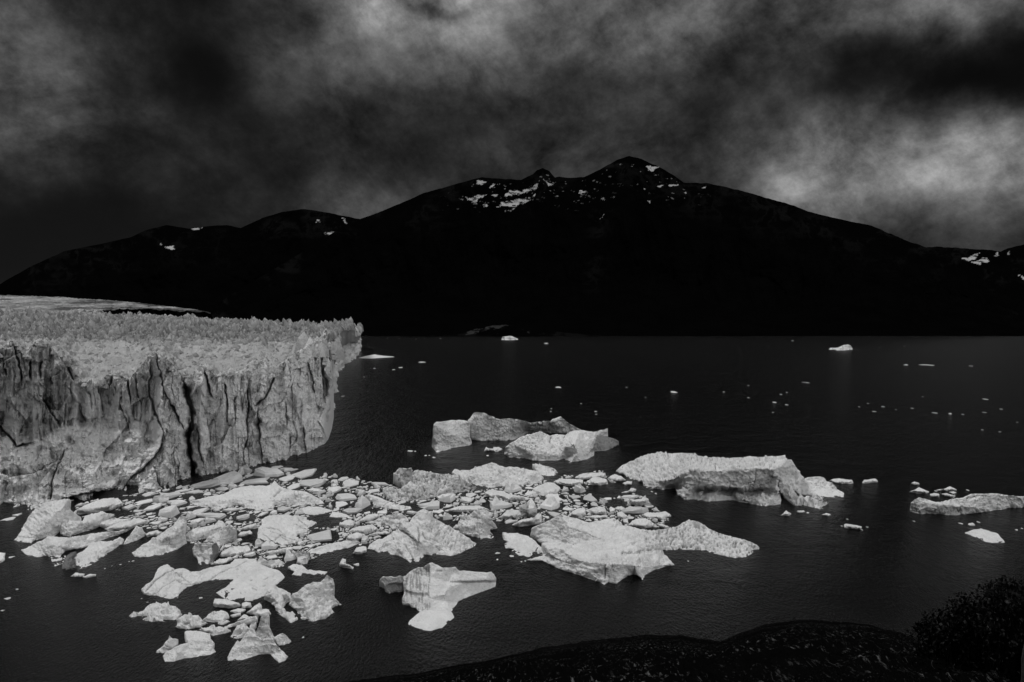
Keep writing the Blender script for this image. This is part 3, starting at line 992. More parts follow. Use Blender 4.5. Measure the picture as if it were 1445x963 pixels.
def ice_surface(contour, ridges, amp=0.5, pit=0.0, step=1.3, seed=1, smooth=2, cracks=(), tones=(), fine=1.0, streaky=0, pits=(), fac=1.0):
    rng = np.random.default_rng(seed)
    # ---- coarse triangulation carries the authored heights
    cv = [(p[0], p[1]) for p in contour]; cd = [p[2] for p in contour]
    n0 = len(cv)
    edges = []
    for rd in ridges:
        prev = None
        for p in rd:
            k = None
            for i in range(len(cv)):
                if abs(cv[i][0] - p[0]) + abs(cv[i][1] - p[1]) < 0.35:
                    k = i
            if k is None:
                cv.append((p[0], p[1])); cd.append(p[2]); k = len(cv) - 1
            if prev is not None and prev != k:
                edges.append((prev, k))
            prev = k
    vv, _, ff, ov, _, _ = delaunay_2d_cdt([Vector(v) for v in cv], edges, [list(range(n0))], 1, 1e-4)
    V = np.array([(v.x, v.y) for v in vv])
    orig = np.array(cv)
    d = np.zeros(len(V))
    for i, o in enumerate(ov):
        if o:
            d[i] = cd[o[0]]
        else:
            w = 1.0 / (((orig - V[i]) ** 2).sum(1) + 1e-3)
            w = w ** 1.5
            d[i] = (w * np.array(cd)).sum() / w.sum()

    # ---- fine points
    def resample(a, b, st):
        n = max(1, int(round(math.hypot(b[0] - a[0], b[1] - a[1]) / st)))
        return [tuple(a[k] + (b[k] - a[k]) * i / n for k in range(3)) for i in range(n)]

    ring = []
    for i in range(n0):
        a = contour[i]; b = contour[(i + 1) % n0]
        ring += resample(a, b, step)
    ring = np.array(ring)
    # ragged outline
    tang = np.roll(ring[:, :2], -1, 0) - np.roll(ring[:, :2], 1, 0)
    tl = np.hypot(tang[:, 0], tang[:, 1]) + 1e-6
    nrm = np.stack([tang[:, 1], -tang[:, 0]], 1) / tl[:, None]
    rag = fbm(np.stack([ring[:, 0] / 6, ring[:, 1] / 6, 0 * ring[:, 0] + seed], -1), 4, seed, 0.65)
    ring[:, :2] += nrm * (rag * 1.3 * fine)[:, None]
    nR = len(ring)
    inner = []
    redges = []
    for rd in ridges:
        prev = None
        for a, b in zip(rd[:-1], rd[1:]):
            for p in resample(a, b, step):
                if np.min((ring[:, 0] - p[0]) ** 2 + (ring[:, 1] - p[1]) ** 2) < (0.45 * step) ** 2:
                    continue
                inner.append(p)
        p = rd[-1]
        if np.min((ring[:, 0] - p[0]) ** 2 + (ring[:, 1] - p[1]) ** 2) > (0.45 * step) ** 2:
            inner.append(p)
    x0, y0 = ring[:, 0].min(), ring[:, 1].min(); x1, y1 = ring[:, 0].max(), ring[:, 1].max()
    gx, gy = np.meshgrid(np.arange(x0, x1 + step, step), np.arange(y0, y1 + step * .8, step * .8))
    gx = gx + (np.arange(gx.shape[0]) % 2)[:, None] * step * .5
    G = np.stack([gx.ravel(), gy.ravel()], 1) + rng.uniform(-.25, .25, (gx.size, 2)) * step
    G = G[in_poly(G[:, 0], G[:, 1], ring.tolist())]
    if len(G):
        near = np.ones(len(G), bool)
        for c in range(0, len(G), 2000):
            dd = ((G[c:c + 2000, None, :] - ring[None, :, :2]) ** 2).sum(-1).min(1)
            near[c:c + 2000] = dd > (0.55 * step) ** 2
        G = G[near]
    A = np.concatenate([ring[:, :2], np.array([p[:2] for p in inner]).reshape(-1, 2), G], 0)
    dv = np.full(len(A), np.nan)
    for f in ff:
        a, b, c = V[f[0]], V[f[1]], V[f[2]]
        den = (b[1] - c[1]) * (a[0] - c[0]) + (c[0] - b[0]) * (a[1] - c[1])
        if abs(den) < 1e-9:
            continue
        l1 = ((b[1] - c[1]) * (A[:, 0] - c[0]) + (c[0] - b[0]) * (A[:, 1] - c[1])) / den
        l2 = ((c[1] - a[1]) * (A[:, 0] - c[0]) + (a[0] - c[0]) * (A[:, 1] - c[1])) / den
        l3 = 1 - l1 - l2
        m = (l1 > -.01) & (l2 > -.01) & (l3 > -.01) & np.isnan(dv)
        dv[m] = (l1 * d[f[0]] + l2 * d[f[1]] + l3 * d[f[2]])[m]
    dv[:nR] = ring[:, 2]
    bad = np.isnan(dv)
    if bad.any():
        ok = ~bad
        for i in np.nonzero(bad)[0]:
            j = np.argmin(((A[ok] - A[i]) ** 2).sum(1))
            dv[i] = dv[ok][j]
    v2, _, f2, o2, _, _ = delaunay_2d_cdt([Vector(v) for v in A], [], [list(range(nR))], 1, 1e-5)
    Q = np.array([(v.x, v.y) for v in v2])
    dq = np.zeros(len(Q)); rid = -np.ones(len(Q), int)
    for i, o in enumerate(o2):
        j = min(o) if o else int(np.argmin(((A - Q[i]) ** 2).sum(1)))
        dq[i] = dv[j]
        if j < nR:
            rid[i] = j
    F2 = np.array([f for f in f2 if len(f) == 3])
    # soften the authored facets a little
    E = np.concatenate([F2[:, [0, 1]], F2[:, [1, 2]], F2[:, [2, 0]]])
    E = np.concatenate([E, E[:, ::-1]])
    deg = np.bincount(E[:, 0], minlength=len(Q)).astype(float) + 1e-9
    free = rid < 0
    for _ in range(smooth):
        av = np.bincount(E[:, 0], weights=dq[E[:, 1]], minlength=len(Q)) / deg
        dq = np.where(free, 0.5 * dq + 0.5 * av, dq)
    dq = np.maximum(dq, 0)
    tone = np.ones(len(Q))
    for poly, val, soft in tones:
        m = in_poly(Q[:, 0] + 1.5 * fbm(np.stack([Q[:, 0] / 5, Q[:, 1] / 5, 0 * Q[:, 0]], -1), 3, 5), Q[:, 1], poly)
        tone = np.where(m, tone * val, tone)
    Y = depth(Q[:, 1] + dq)
    W = P(Q[:, 0], Q[:, 1], Y)
    W[:, 2] = np.maximum(W[:, 2], 0.0)
    # ---- relief in metres, along the surface normal
    a, b, c = W[F2[:, 0]], W[F2[:, 1]], W[F2[:, 2]]
    fn = np.cross(b - a, c - a)
    vn = np.zeros_like(W)
    for k in range(3):
        for ax in range(3):
            vn[:, ax] += np.bincount(F2[:, k], weights=fn[:, ax], minlength=len(W))
    vn /= np.linalg.norm(vn, axis=1)[:, None] + 1e-12
    toc = np.array([0, 0, CH]) - W
    sgn = np.sign((vn * toc).sum(1).mean())
    flip = sgn < 0
    vn *= sgn
    Ym = float(np.median(Y))
    px_m = Ym / F                                   # metres per photo pixel here
    L = px_m * 9.0
    spw = 2.0 * fbm(np.stack([Q[:, 0] / 9, Q[:, 1] / 6, 0 * dq], -1), 3, seed + 11)
    disp = (0.35 + amp) * px_m * (2.3 * fbm(W / L + seed, 6, seed, 0.62) + 1.1 * ridged(W / (L * 0.55) + seed, 4, seed + 2, .6) - 0.5)
    disp += (0.2 + amp) * px_m * (3.0 * facets(Q[:, 0] + 1.5 * spw, Q[:, 1] + spw, 17, 9, seed + 21, .4) + 1.5 * facets(Q[:, 0], Q[:, 1] + spw, 7.5, 4.5, seed + 31, -.3)) * fac
    # striations and melt flutes running one way across each berg
    ga = rng.uniform(-.7, .7)
    gu = W[:, 0] * math.cos(ga) + W[:, 1] * math.sin(ga) * .5
    gv = -W[:, 0] * math.sin(ga) + W[:, 1] * math.cos(ga) * .5
    disp += (0.25 + 0.8 * amp) * px_m * 1.3 * ridged(np.stack([gu / (px_m * 26), gv / (px_m * 6), W[:, 2] / (px_m * 5)], -1) + seed, 4, seed + 8, .62)
    spk = vnoise(W / (px_m * 2.6) + 31, seed + 6)
    tone *= 1 - (0.06 + 0.12 * amp) * smoothstep(0.45, 0.8, spk)
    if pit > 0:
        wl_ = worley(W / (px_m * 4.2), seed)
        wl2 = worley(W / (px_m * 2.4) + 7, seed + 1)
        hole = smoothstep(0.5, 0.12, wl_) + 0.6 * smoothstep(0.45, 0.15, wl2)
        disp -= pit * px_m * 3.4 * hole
        tone *= 1 - np.clip(pit, 0, 1.2) * 0.42 * np.clip(hole, 0, 1)  # dirt of the pits, with shade inside them painted in too
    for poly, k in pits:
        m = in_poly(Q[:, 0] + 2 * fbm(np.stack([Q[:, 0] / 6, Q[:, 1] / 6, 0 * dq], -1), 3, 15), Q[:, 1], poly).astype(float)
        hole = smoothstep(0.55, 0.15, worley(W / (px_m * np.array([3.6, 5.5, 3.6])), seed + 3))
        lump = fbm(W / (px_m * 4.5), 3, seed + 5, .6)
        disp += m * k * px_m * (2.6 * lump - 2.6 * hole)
        tone *= 1 - m * min(k, 1.3) * 0.42 * hole  # hollows painted darker, their shade put into the tone
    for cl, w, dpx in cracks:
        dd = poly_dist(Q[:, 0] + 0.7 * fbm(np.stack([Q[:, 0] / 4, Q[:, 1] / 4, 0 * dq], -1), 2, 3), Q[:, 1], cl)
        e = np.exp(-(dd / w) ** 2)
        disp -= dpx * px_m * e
        tone *= 1 - 0.62 * e  # groove shade painted into the tone as well as cut
    edge_f = np.where(rid >= 0, 0.25, 1.0)
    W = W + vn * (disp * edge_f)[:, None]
    if streaky:
        st = fbm(np.stack([Q[:, 0] / 1.6, Q[:, 1] / 9, 0 * dq], -1), 3, seed + 9)
        for poly, val, soft in tones[:1]:
            m = in_poly(Q[:, 0], Q[:, 1], poly)
            tone = np.where(m, tone * (1 - streaky * smoothstep(-.05, .3, st)), tone)
    tone *= 1 + 0.10 * fbm(W / (L * 2.2), 3, seed + 4)
    # ---- sides and back, down under the water
    order = np.argsort(np.where(rid >= 0, rid, 10 ** 9))[:int((rid >= 0).sum())]
    ringW = W[order]; ringQ = Q[order]; ringd = dq[order]
    mid_y = ringQ[:, 1] + 0.42 * ringd
    mid = P(ringQ[:, 0], mid_y, depth(ringQ[:, 1] + 0.62 * ringd + 0.02))
    mid[:, 2] = np.minimum(mid[:, 2], ringW[:, 2]) - 0.02
    foot = P(ringQ[:, 0], ringQ[:, 1], depth(ringQ[:, 1] + 0.45 * ringd))
    foot[:, 2] = -1.6
    base = len(W); m_ = len(order)
    W = np.concatenate([W, mid, foot], 0)
    tone = np.concatenate([tone, np.ones(2 * m_)])
    faces = [tuple(f[::-1]) if flip else tuple(f) for f in F2.tolist()]
    for i in range(m_):
        j = (i + 1) % m_
        faces.append((int(order[i]), int(order[j]), base + j, base + i))
        faces.append((base + i, base + j, base + m_ + j, base + m_ + i))
    return W, faces, np.clip(tone, 0.02, 1.4)


def add_foot(contour):
    # what the outline covers on the picture, so loose floes do not run through it
    FOOT.append([(p[0], p[1]) for p in contour])


_berg_n = [0]


def berg(label, comps, cat='iceberg', name='iceberg', group=None, mat=None, main=None):
    """comps: list of (part name, contour, ridges, options)"""
    mat = mat or M_ICE
    built = []
    for pn, contour, ridges, opt in comps:
        _berg_n[0] += 1
        o = dict(opt); o.setdefault('seed', 100 + _berg_n[0] * 7)
        plabel = o.pop('plabel', None)
        add_foot(contour)
        built.append((pn,) + ice_surface(contour, ridges, **o) + (plabel,))
    allw = built[0][1]
    org = (float(allw[:, 0].mean()), float(allw[:, 1].mean()), 0.0)
    if len(built) == 1:
        ob = make_mesh(name, built[0][1], built[0][2], mat, tone=built[0][3], origin=org)
    else:
        ob = empty(name, org)
        for pn, W, fc, tn, pl in built:
            c = make_mesh(pn, W, fc, mat, tone=tn, parent=ob, origin=org)
            if pl:
                c['label'] = pl
    return tag(ob, label, cat, group)


def rg(T, *lines):
    return [pts(t, T) for t in lines]


def xy(txt, T):
    return [(p[0], p[1]) for p in pts(txt, T)]


# 1 ---- tilted slab below the left of the cliff
berg('large tilted slab of ice with a shaded right flank, leftmost below the cliff', [
    ('ice_slab', pts('103,507,0 150,462,12 205,370,40 235,315,70 280,255,110 315,200,150 360,185,175 430,168,200 510,150,200 590,143,190 600,172,160 575,200,150 620,260,120 '
                     '690,300,60 690,345,30 600,380,60 530,400,40 510,425,0 460,470,0 380,480,0 300,495,0 265,522,0 180,515,0', R1),
     rg(R1, '160,458,15 270,470,28 330,410,80 400,340,130 475,260,180 525,235,195 590,143,190', '475,260,180 530,310,120 530,400,40', '315,200,150 400,260,160 475,260,180'),
     dict(amp=.8, cracks=[(xy('150,462 205,470 270,468', R1), .6, 1.0)])),
    ('ice_block', pts('510,360,60 530,335,95 530,300,110 620,335,85 700,335,80 720,290,80 870,253,70 900,270,60 970,275,25 970,292,10 900,330,12 850,365,15 840,385,0 '
                      '770,412,0 700,430,0 600,465,0 540,462,0 508,440,0', R1),
     rg(R1, '510,360,60 530,350,95 640,352,90 680,370,62 760,345,75 870,275,62 950,285,25', '640,352,90 660,420,30'),
     dict(amp=.8, plabel='low squared block at the foot of the slab'))])

# 2 ---- swooping arch
berg('swooping arched iceberg with a jagged left snout, in front of the tilted slab', [
    ('ice_arch', pts('265,540,20 340,502,60 415,464,98 500,470,92 600,470,90 700,455,75 780,440,60 900,425,50 1000,420,42 1080,400,36 1160,360,30 1230,320,25 1245,338,8 1150,382,0 1000,455,0 '
                     '850,503,0 760,545,0 700,565,0 620,575,0 545,585,10 520,625,0 560,630,0 535,690,0 465,722,0 435,672,0 430,632,0 350,590,15', R1),
     rg(R1, '265,540,20 350,575,28 430,632,0', '415,464,98 440,520,88 490,548,72 520,580,40', '490,548,72 620,562,22 700,560,6', '600,470,90 640,515,50 760,500,30 900,455,25'),
     dict(amp=.55)),
    ('ice_snout', pts('178,580,0 225,560,12 270,545,16 330,580,16 400,625,10 430,634,0 380,632,0 290,642,0 235,628,0', R1),
     rg(R1, '200,580,8 280,590,14 380,622,8'), dict(amp=.5)),
    ('ice_root', pts('530,690,30 560,640,55 600,600,60 650,590,50 650,660,20 640,735,0 580,750,0 530,745,0', R1), rg(R1, '560,640,50 600,680,40 620,740,2'),
     dict(amp=1.2, pit=.5, tones=[(xy('500,560 700,560 700,760 500,760', R1), .22, 1)], plabel='dark dirt stained ice at the root'))])
berg('pale ribbed oval slab leaning beside the swooping arch', [
    ('ice_slab', pts('625,650,0 650,618,18 700,590,35 760,535,48 800,510,52 900,505,48 960,500,45 1020,470,48 1050,488,32 1040,520,14 1000,552,0 900,622,0 800,690,0 720,732,0 660,742,0 635,700,0', R1),
     rg(R1, '632,650,14 700,630,36 780,590,44 900,555,38 1000,512,34'), dict(amp=.75, fine=1.1))])
berg('small sharp triangular fragment to the right of the ribbed oval slab', [
    ('x', pts('1035,540,0 1070,490,25 1100,455,50 1160,375,95 1200,385,80 1225,425,40 1240,440,15 1225,468,0 1150,505,0', R1),
     rg(R1, '1160,375,95 1175,440,45 1140,500,4'), dict(amp=.7))])

# 3 ---- spiky wedge
berg('long sloping wedge of ice crowned by two upright spikes', [
    ('ice_wedge', pts('98,605,0 170,550,35 250,500,65 330,450,95 400,398,125 450,370,150 475,330,175 500,300,195 520,275,205 560,300,185 560,380,120 545,430,85 555,480,40 570,522,0 480,575,0 360,622,0 290,628,0 200,640,0 120,640,0', R3),
     rg(R3, '450,370,150 480,400,140 470,445,110 440,490,80 400,498,45 390,480,90', '520,370,150 530,440,80 545,500,20', '250,500,65 320,520,60 390,500,52', '520,275,205 520,340,160 520,370,150'),
     dict(amp=1.0, pit=.35)),
    ('ice_arm', pts('540,465,25 570,440,45 600,418,55 660,395,60 740,375,62 800,365,66 830,330,95 880,345,90 890,370,75 880,402,55 800,440,25 740,478,0 680,492,0 600,512,0 560,502,0', R3),
     rg(R3, '560,450,48 650,440,52 760,415,52 820,385,75 880,385,70'), dict(amp=.9, plabel='low arm reaching to the right'))])

# 4 ---- split blocks
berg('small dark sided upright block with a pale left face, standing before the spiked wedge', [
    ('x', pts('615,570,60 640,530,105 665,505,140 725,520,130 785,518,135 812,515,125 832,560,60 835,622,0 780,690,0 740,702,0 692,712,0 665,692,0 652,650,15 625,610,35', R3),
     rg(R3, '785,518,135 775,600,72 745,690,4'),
     dict(amp=.9, tones=[(xy('790,500 850,500 850,640 745,705 775,600', R3), .25, 1)]))])  # shade of the right face painted into its tone
berg('curved hooded fragment leaning behind the dark sided block', [
    ('x', pts('705,512,20 750,465,58 790,440,62 830,425,62 850,405,100 880,380,140 940,368,152 985,410,130 990,455,75 960,490,25 925,512,0 850,548,0 835,580,0 818,545,25 780,520,8', R3),
     rg(R3, '880,380,140 870,440,95 835,500,48 830,570,4', '940,368,152 930,440,75 870,530,5'), dict(amp=.8))])

# 5 ---- curved ring berg with a pool
_c5 = [(xy('215,422 300,350 400,295 480,325 570,330', R2), .55, 1.2), (xy('150,385 240,290 330,228 400,205', R2), .7, 1.8),
       (xy('560,328 700,295 780,235 860,195 930,180 970,150 1010,122', R2), .55, 1.2), (xy('300,442 340,412 430,405', R2), .5, 1), (xy('410,230 470,275 540,322', R2), .5, .9)]
berg('smooth curved iceberg that wraps around a dark pool of water', [
    ('x', pts('120,368,25 160,330,55 210,298,75 235,245,100 260,195,120 300,170,120 340,163,115 400,200,98 470,195,85 540,218,65 600,220,55 700,185,48 780,170,42 870,155,38 910,115,40 1000,108,38 1090,115,38 1110,155,30 '
              '1200,185,26 1290,215,20 1332,268,4 1310,300,0 1250,345,0 1200,385,0 1160,432,0 1060,468,0 950,478,0 880,465,0 820,450,0 750,402,0 830,360,0 900,290,0 850,290,0 720,294,0 640,310,0 570,332,0 '
              '490,372,0 440,415,0 430,450,0 350,450,0 300,443,0 215,425,0 135,415,0', R2),
     rg(R2, '135,405,12 230,300,75 330,225,105 410,225,92 430,300,42 430,410,6', '410,225,92 480,270,45 560,320,12', '870,160,36 980,200,26 930,260,10', '1000,112,38 1100,230,30 1000,330,20 850,420,8',
        '1100,230,30 1280,260,10'),
     dict(amp=.35, cracks=_c5 + [(xy('1040,300 1060,292', R2), .6, 1.2), (xy('1160,292 1195,275', R2), .6, 1.2), (xy('1240,295 1256,290', R2), .6, 1.2), (xy('1060,365 1095,380', R2), .7, 1.2),
                                 (xy('1150,345 1170,340', R2), .6, 1), (xy('930,200 938,206', R2), .6, 1), (xy('960,405 966,410', R2), .7, 1)]))])

# 6 - 9 small ones below the ring
berg('lumpy pillow shaped iceberg with a thin snout, left of the lower cluster', [
    ('x', pts('15,602,0 55,578,14 100,565,22 130,558,30 150,525,48 190,495,62 260,487,68 330,510,58 410,515,52 440,545,34 470,590,0 430,627,0 330,640,0 200,648,0 125,628,0 95,612,0 50,618,0', R2),
     rg(R2, '110,580,22 190,540,48 270,535,54 360,545,46 440,570,24', '150,590,28 250,595,28 380,600,20', '270,535,54 300,600,24'), dict(amp=1.9, fine=1.2))])
berg('small holed iceberg with a single dark round cavity in its front', [
    ('x', pts('412,695,0 420,655,24 432,620,46 480,590,55 600,595,52 640,635,36 682,660,8 610,695,0 520,712,0 450,706,0', R2),
     rg(R2, '425,670,22 500,635,44 600,640,36 660,664,8'),
     dict(amp=1.3, cracks=[(xy('492,660 528,648', R2), 2.6, 4.0)]))])
berg('flat topped grey fragment between the ring iceberg and the small holed one', [
    ('x', pts('640,632,8 700,580,42 790,550,55 850,570,45 862,605,25 830,630,14 870,645,0 800,676,0 740,655,0 650,640,0', R2), rg(R2, '650,632,8 740,632,18 810,630,28 860,602,25'), dict(amp=.8))])
berg('low knobbly ridge of ice just above the bowl shaped iceberg', [
    ('x', pts('605,718,0 660,700,18 720,677,40 750,695,28 790,690,32 850,705,18 880,732,0 800,752,0 720,772,0 690,740,0 640,732,0', R2), rg(R2, '640,722,8 730,710,30 800,715,26 860,730,6'), dict(amp=1.6))])

# 10 ---- bowl shape at bottom left
berg('smooth bowl shaped iceberg with a pale lifted disc, bottom left of the cluster', [
    ('ice_bowl', pts('485,735,95 500,725,100 580,722,105 640,733,105 700,750,100 705,792,85 740,832,62 722,862,38 752,905,0 700,928,0 600,945,0 470,962,0 400,985,0 316,987,0 298,940,10 330,900,35 430,850,75 512,825,80 495,780,95', R2),
     rg(R2, '512,825,80 580,857,52 670,875,32 722,862,38', '512,825,80 430,900,55 340,965,10', '495,740,100 600,800,85 700,800,80', '620,885,20 680,895,20 745,900,4', '512,840,72 560,880,44 660,885,26'), dict(amp=.32, fine=.7)),
    ('ice_spike', pts('238,910,0 270,875,25 300,850,48 340,795,85 360,755,105 374,785,85 430,795,70 425,830,40 380,870,20 345,892,0 300,916,0', R2), rg(R2, '360,760,100 340,840,50 300,895,6'), dict(amp=.7))])

# 11 ---- winged iceberg at bottom
berg('winged iceberg with a tall grey fin and spreading legs, lowest in the cluster', [
    ('ice_wing', pts('5,890,0 25,850,30 50,800,60 90,745,95 108,760,88 150,705,125 205,640,175 240,660,160 245,700,135 300,740,112 390,725,118 425,780,85 470,830,45 525,885,0 500,915,0 440,935,0 '
                     '385,882,0 378,862,0 290,862,0 200,890,0 100,916,0 10,918,0', R4),
     rg(R4, '20,890,8 100,800,65 170,730,110 235,665,158', '110,850,25 230,800,62 370,790,68 410,850,22 440,925,3', '170,730,110 240,760,90 370,760,90'), dict(amp=.45)),
    ('ice_fin', pts('240,690,30 270,620,90 300,515,190 350,518,180 365,545,150 350,605,100 385,670,60 405,715,20 395,728,5 330,742,0 270,722,0', R4),
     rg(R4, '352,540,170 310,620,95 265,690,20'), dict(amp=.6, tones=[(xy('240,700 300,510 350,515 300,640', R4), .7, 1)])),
    ('ice_ledge', pts('35,718,0 60,660,35 90,618,62 150,600,72 190,640,55 212,590,70 252,590,65 240,640,35 180,690,12 130,722,0 80,732,0', R4), rg(R4, '50,700,8 130,660,40 220,620,45'), dict(amp=1.2)),
    ('ice_knob', pts('400,722,45 440,700,60 472,683,75 490,690,70 520,715,40 546,748,8 545,762,0 480,787,0 440,792,0', R4), rg(R4, '472,683,75 485,735,32 460,785,4'), dict(amp=.7))])

# 12 ---- big pitted dome in the lower middle
berg('tall grey domed iceberg with pitted shell, right side of the lower cluster', [
    ('ice_dome', pts('525,432,25 545,385,60 560,350,90 640,300,150 690,265,175 730,245,190 800,250,175 830,215,200 852,185,220 905,228,180 915,290,115 890,350,85 930,392,55 975,442,0 920,450,10 880,468,20 915,510,0 '
                     '830,565,0 720,588,0 640,570,0 610,530,0 600,490,10 560,462,8', R4),
     rg(R4, '545,440,20 620,370,120 700,362,118 780,420,72 880,470,20', '690,340,135 760,388,88 870,405,58 930,400,45', '852,185,220 830,290,140 700,330,140 620,330,140', '610,520,0 680,470,70 800,470,40'),
     dict(amp=1.3, pit=.45)),
    ('ice_arm', pts('318,385,25 330,345,65 345,308,100 400,285,100 480,310,72 545,345,45 545,400,15 500,430,10 480,470,10 520,510,0 560,500,5 602,540,0 600,568,0 545,602,0 490,560,0 450,530,0 420,510,0 408,450,0 345,412,0', R4),
     rg(R4, '345,308,100 390,380,62 440,430,42 500,520,20 560,560,8', '400,365,66 480,345,58 540,365,35'), dict(amp=1.0, tones=[(xy('470,350 520,350 540,400 480,430', R4), .4, 1)]))])
berg('thin flat plank of ice floating just right of the ring iceberg', [('x', pts('520,122,22 565,95,34 640,108,28 690,145,18 852,163,8 830,187,0 740,190,0 640,170,0 630,195,0 550,192,0 575,160,6', R4), rg(R4, '540,125,20 640,140,16 700,165,10 820,175,4'), dict(amp=.35))])
berg('small rough ledge of ice at the upper right edge of the ring iceberg', [('x', pts('248,95,0 270,55,40 292,33,60 345,68,45 440,55,28 500,97,0 440,117,0 330,127,0', R4), rg(R4, '270,85,16 340,95,22 460,92,10'), dict(amp=1.3))])

# 15 ---- shell layered
_k15 = [(xy('105,755 170,715 235,690', S1), .6, 1.3), (xy('130,660 240,700 350,740', S1), .5, 1), (xy('60,640 180,640 260,700', S1), .5, .8), (xy('70,690 150,740 215,785', S1), .6, 1.2),
        (xy('330,600 420,630 460,665', S1), .5, .9), (xy('360,560 450,610 520,625', S1), .5, .9), (xy('215,700 290,750', S1), .5, .9)]
berg('broad scalloped floe with overlapping curved layers, left of the flat central slabs', [
    ('x', pts('20,722,0 22,680,16 30,642,26 60,602,36 48,565,44 110,530,50 180,522,50 330,530,46 440,540,30 430,562,22 520,582,4 515,622,0 430,672,0 355,702,0 382,742,0 300,780,0 210,787,0 100,762,0', S1),
     rg(S1, '60,602,36 130,650,36 240,700,34 340,735,10', '180,530,48 260,630,40 370,690,8', '60,602,36 250,620,40 420,600,26', '110,700,20 220,755,12'), dict(amp=.7, cracks=_k15))])

# 16 ---- big flat berg with fin, by the cliff
berg('wide low iceberg with a smooth triangular fin, nearest to the foot of the cliff', [
    ('x', pts('290,412,5 335,398,32 400,378,44 460,365,52 560,350,60 620,320,66 680,295,72 750,278,75 860,270,80 940,275,80 985,262,85 1005,225,110 1040,262,95 1090,300,95 1180,313,90 1280,322,78 1340,355,45 1400,395,16 1432,430,0 '
              '1340,438,0 1250,437,0 1130,440,0 1010,442,0 1000,468,0 920,478,0 840,486,0 780,470,0 700,442,0 600,460,0 520,466,0 450,463,0 380,455,0 330,440,0', S8),
     rg(S8, '300,415,8 400,400,38 500,395,48 620,400,44 740,385,46 830,420,32 900,440,22 990,452,10', '1050,295,95 1010,350,66 960,395,40 880,400,42', '1090,300,95 1180,340,80 1290,345,70 1380,400,20',
        '740,385,46 800,400,46 880,400,42', '700,425,18 850,455,16', '1000,400,38 1200,405,26 1380,425,6'),
     dict(amp=.45, cracks=[(xy('1060,305 1020,345 1000,365', S8), 1.0, 3), (xy('1175,320 1180,360', S8), .5, .8), (xy('1205,320 1215,350', S8), .5, .8)]))])
berg('low pale flat slab of ice lying right below the triangular fin', [('x', pts('368,478,4 450,450,18 560,455,18 660,487,5 600,506,0 500,526,0 430,522,0', S1), rg(S1, '400,480,8 500,485,14 620,488,6'), dict(amp=.35))])
berg('second low pale slab with a bent right tip, in the middle of the brash', [('x', pts('628,540,0 655,492,14 760,510,16 810,535,10 862,560,0 780,552,0 700,545,0', S1), rg(S1, '645,525,6 740,530,8 830,552,2'), dict(amp=.4))])
berg('long smooth tapered plank of ice below the scalloped floe', [('x', pts('428,847,0 480,812,22 540,790,32 620,768,34 700,750,34 800,742,32 870,740,30 895,760,0 800,800,0 720,820,0 640,838,0 550,857,0', S1), rg(S1, '450,840,6 600,800,22 760,775,18 870,758,10'), dict(amp=.4))])
berg('stubby upright chunk of ice at the left end of the tapered plank', [('x', pts('318,830,70 380,838,72 452,842,66 462,880,30 440,940,0 390,942,0 350,936,0 362,890,20 335,850,55', S1), rg(S1, '340,840,62 400,862,48 430,930,4'), dict(amp=1.2))])
berg('long cylinder like log of ice with cracked rings, in front of the pitted iceberg', [
    ('x', pts('935,355,40 970,350,42 1010,355,42 1080,385,40 1150,410,38 1230,440,28 1320,452,18 1330,470,8 1310,482,0 1200,482,0 1080,457,0 1010,420,0 960,385,12', S1),
     rg(S1, '945,360,34 1050,395,34 1150,430,26 1300,462,12'), dict(amp=.4, cracks=[(xy('1225,440 1222,480', S1), .5, 1.2), (xy('1275,448 1272,480', S1), .5, 1.2), (xy('1140,410 1085,450', S1), .4, .7)]))])

# 22 ---- pitted dirt iceberg
berg('dirty iceberg riddled with dark pits and a knob like head', [
    ('ice_body', pts('5,442,0 4,350,70 45,338,80 110,362,66 150,358,66 200,330,95 240,290,120 262,210,195 330,200,195 400,225,172 480,232,160 560,236,150 640,250,126 700,280,90 745,312,60 790,342,34 770,376,0 '
                     '640,402,0 550,415,0 470,432,0 380,452,0 290,460,0 200,466,0 110,457,0', S2),
     rg(S2, '262,210,195 300,300,122 370,380,62 470,425,8', '400,230,170 450,330,84 560,360,50', '560,240,148 600,330,62 640,390,8', '200,340,88 250,400,52 300,450,8', '50,345,74 80,400,36 140,440,10', '110,365,62 160,420,26'),
     dict(amp=1.5, pit=1.15, fine=1.3)),
    ('ice_head', pts('90,245,135 110,225,150 138,182,195 210,188,192 252,200,185 258,250,140 250,300,85 205,330,60 160,318,70 130,290,95', S2),
     rg(S2, '110,235,145 180,230,152 245,240,140', '180,230,152 190,300,85'), dict(amp=1.6, pit=1.0, plabel='knob like pitted head at the left end'))])
berg('broad pale grey iceberg with a gentle summit, behind the pitted one', [
    ('ice_body', pts('590,218,30 612,195,45 660,205,48 740,200,70 790,175,95 860,158,125 920,138,150 985,160,130 1050,178,112 1075,175,112 1140,180,104 1210,190,92 1310,215,70 1350,245,42 1372,272,18 1330,312,0 1220,327,0 1120,338,0 '
                     '1050,346,0 960,352,0 890,356,0 790,328,0 740,305,4 700,283,12 660,262,22', S2),
     rg(S2, '920,138,150 940,250,75 900,340,6', '1210,195,90 1130,230,72 1040,285,32', '1250,240,62 1310,295,14', '700,275,18 800,250,62 940,250,75'), dict(amp=.7, cracks=[(xy('985,220 1005,228', S2), 1.2, 2)]))])
berg('small square ended slab floating behind the pale grey iceberg', [('x', pts('780,463,42 830,464,42 880,468,38 930,490,28 952,522,0 920,540,0 870,536,0 830,532,0 800,508,12', S3), rg(S3, '790,475,36 860,492,28 930,512,8'), dict(amp=.9))])

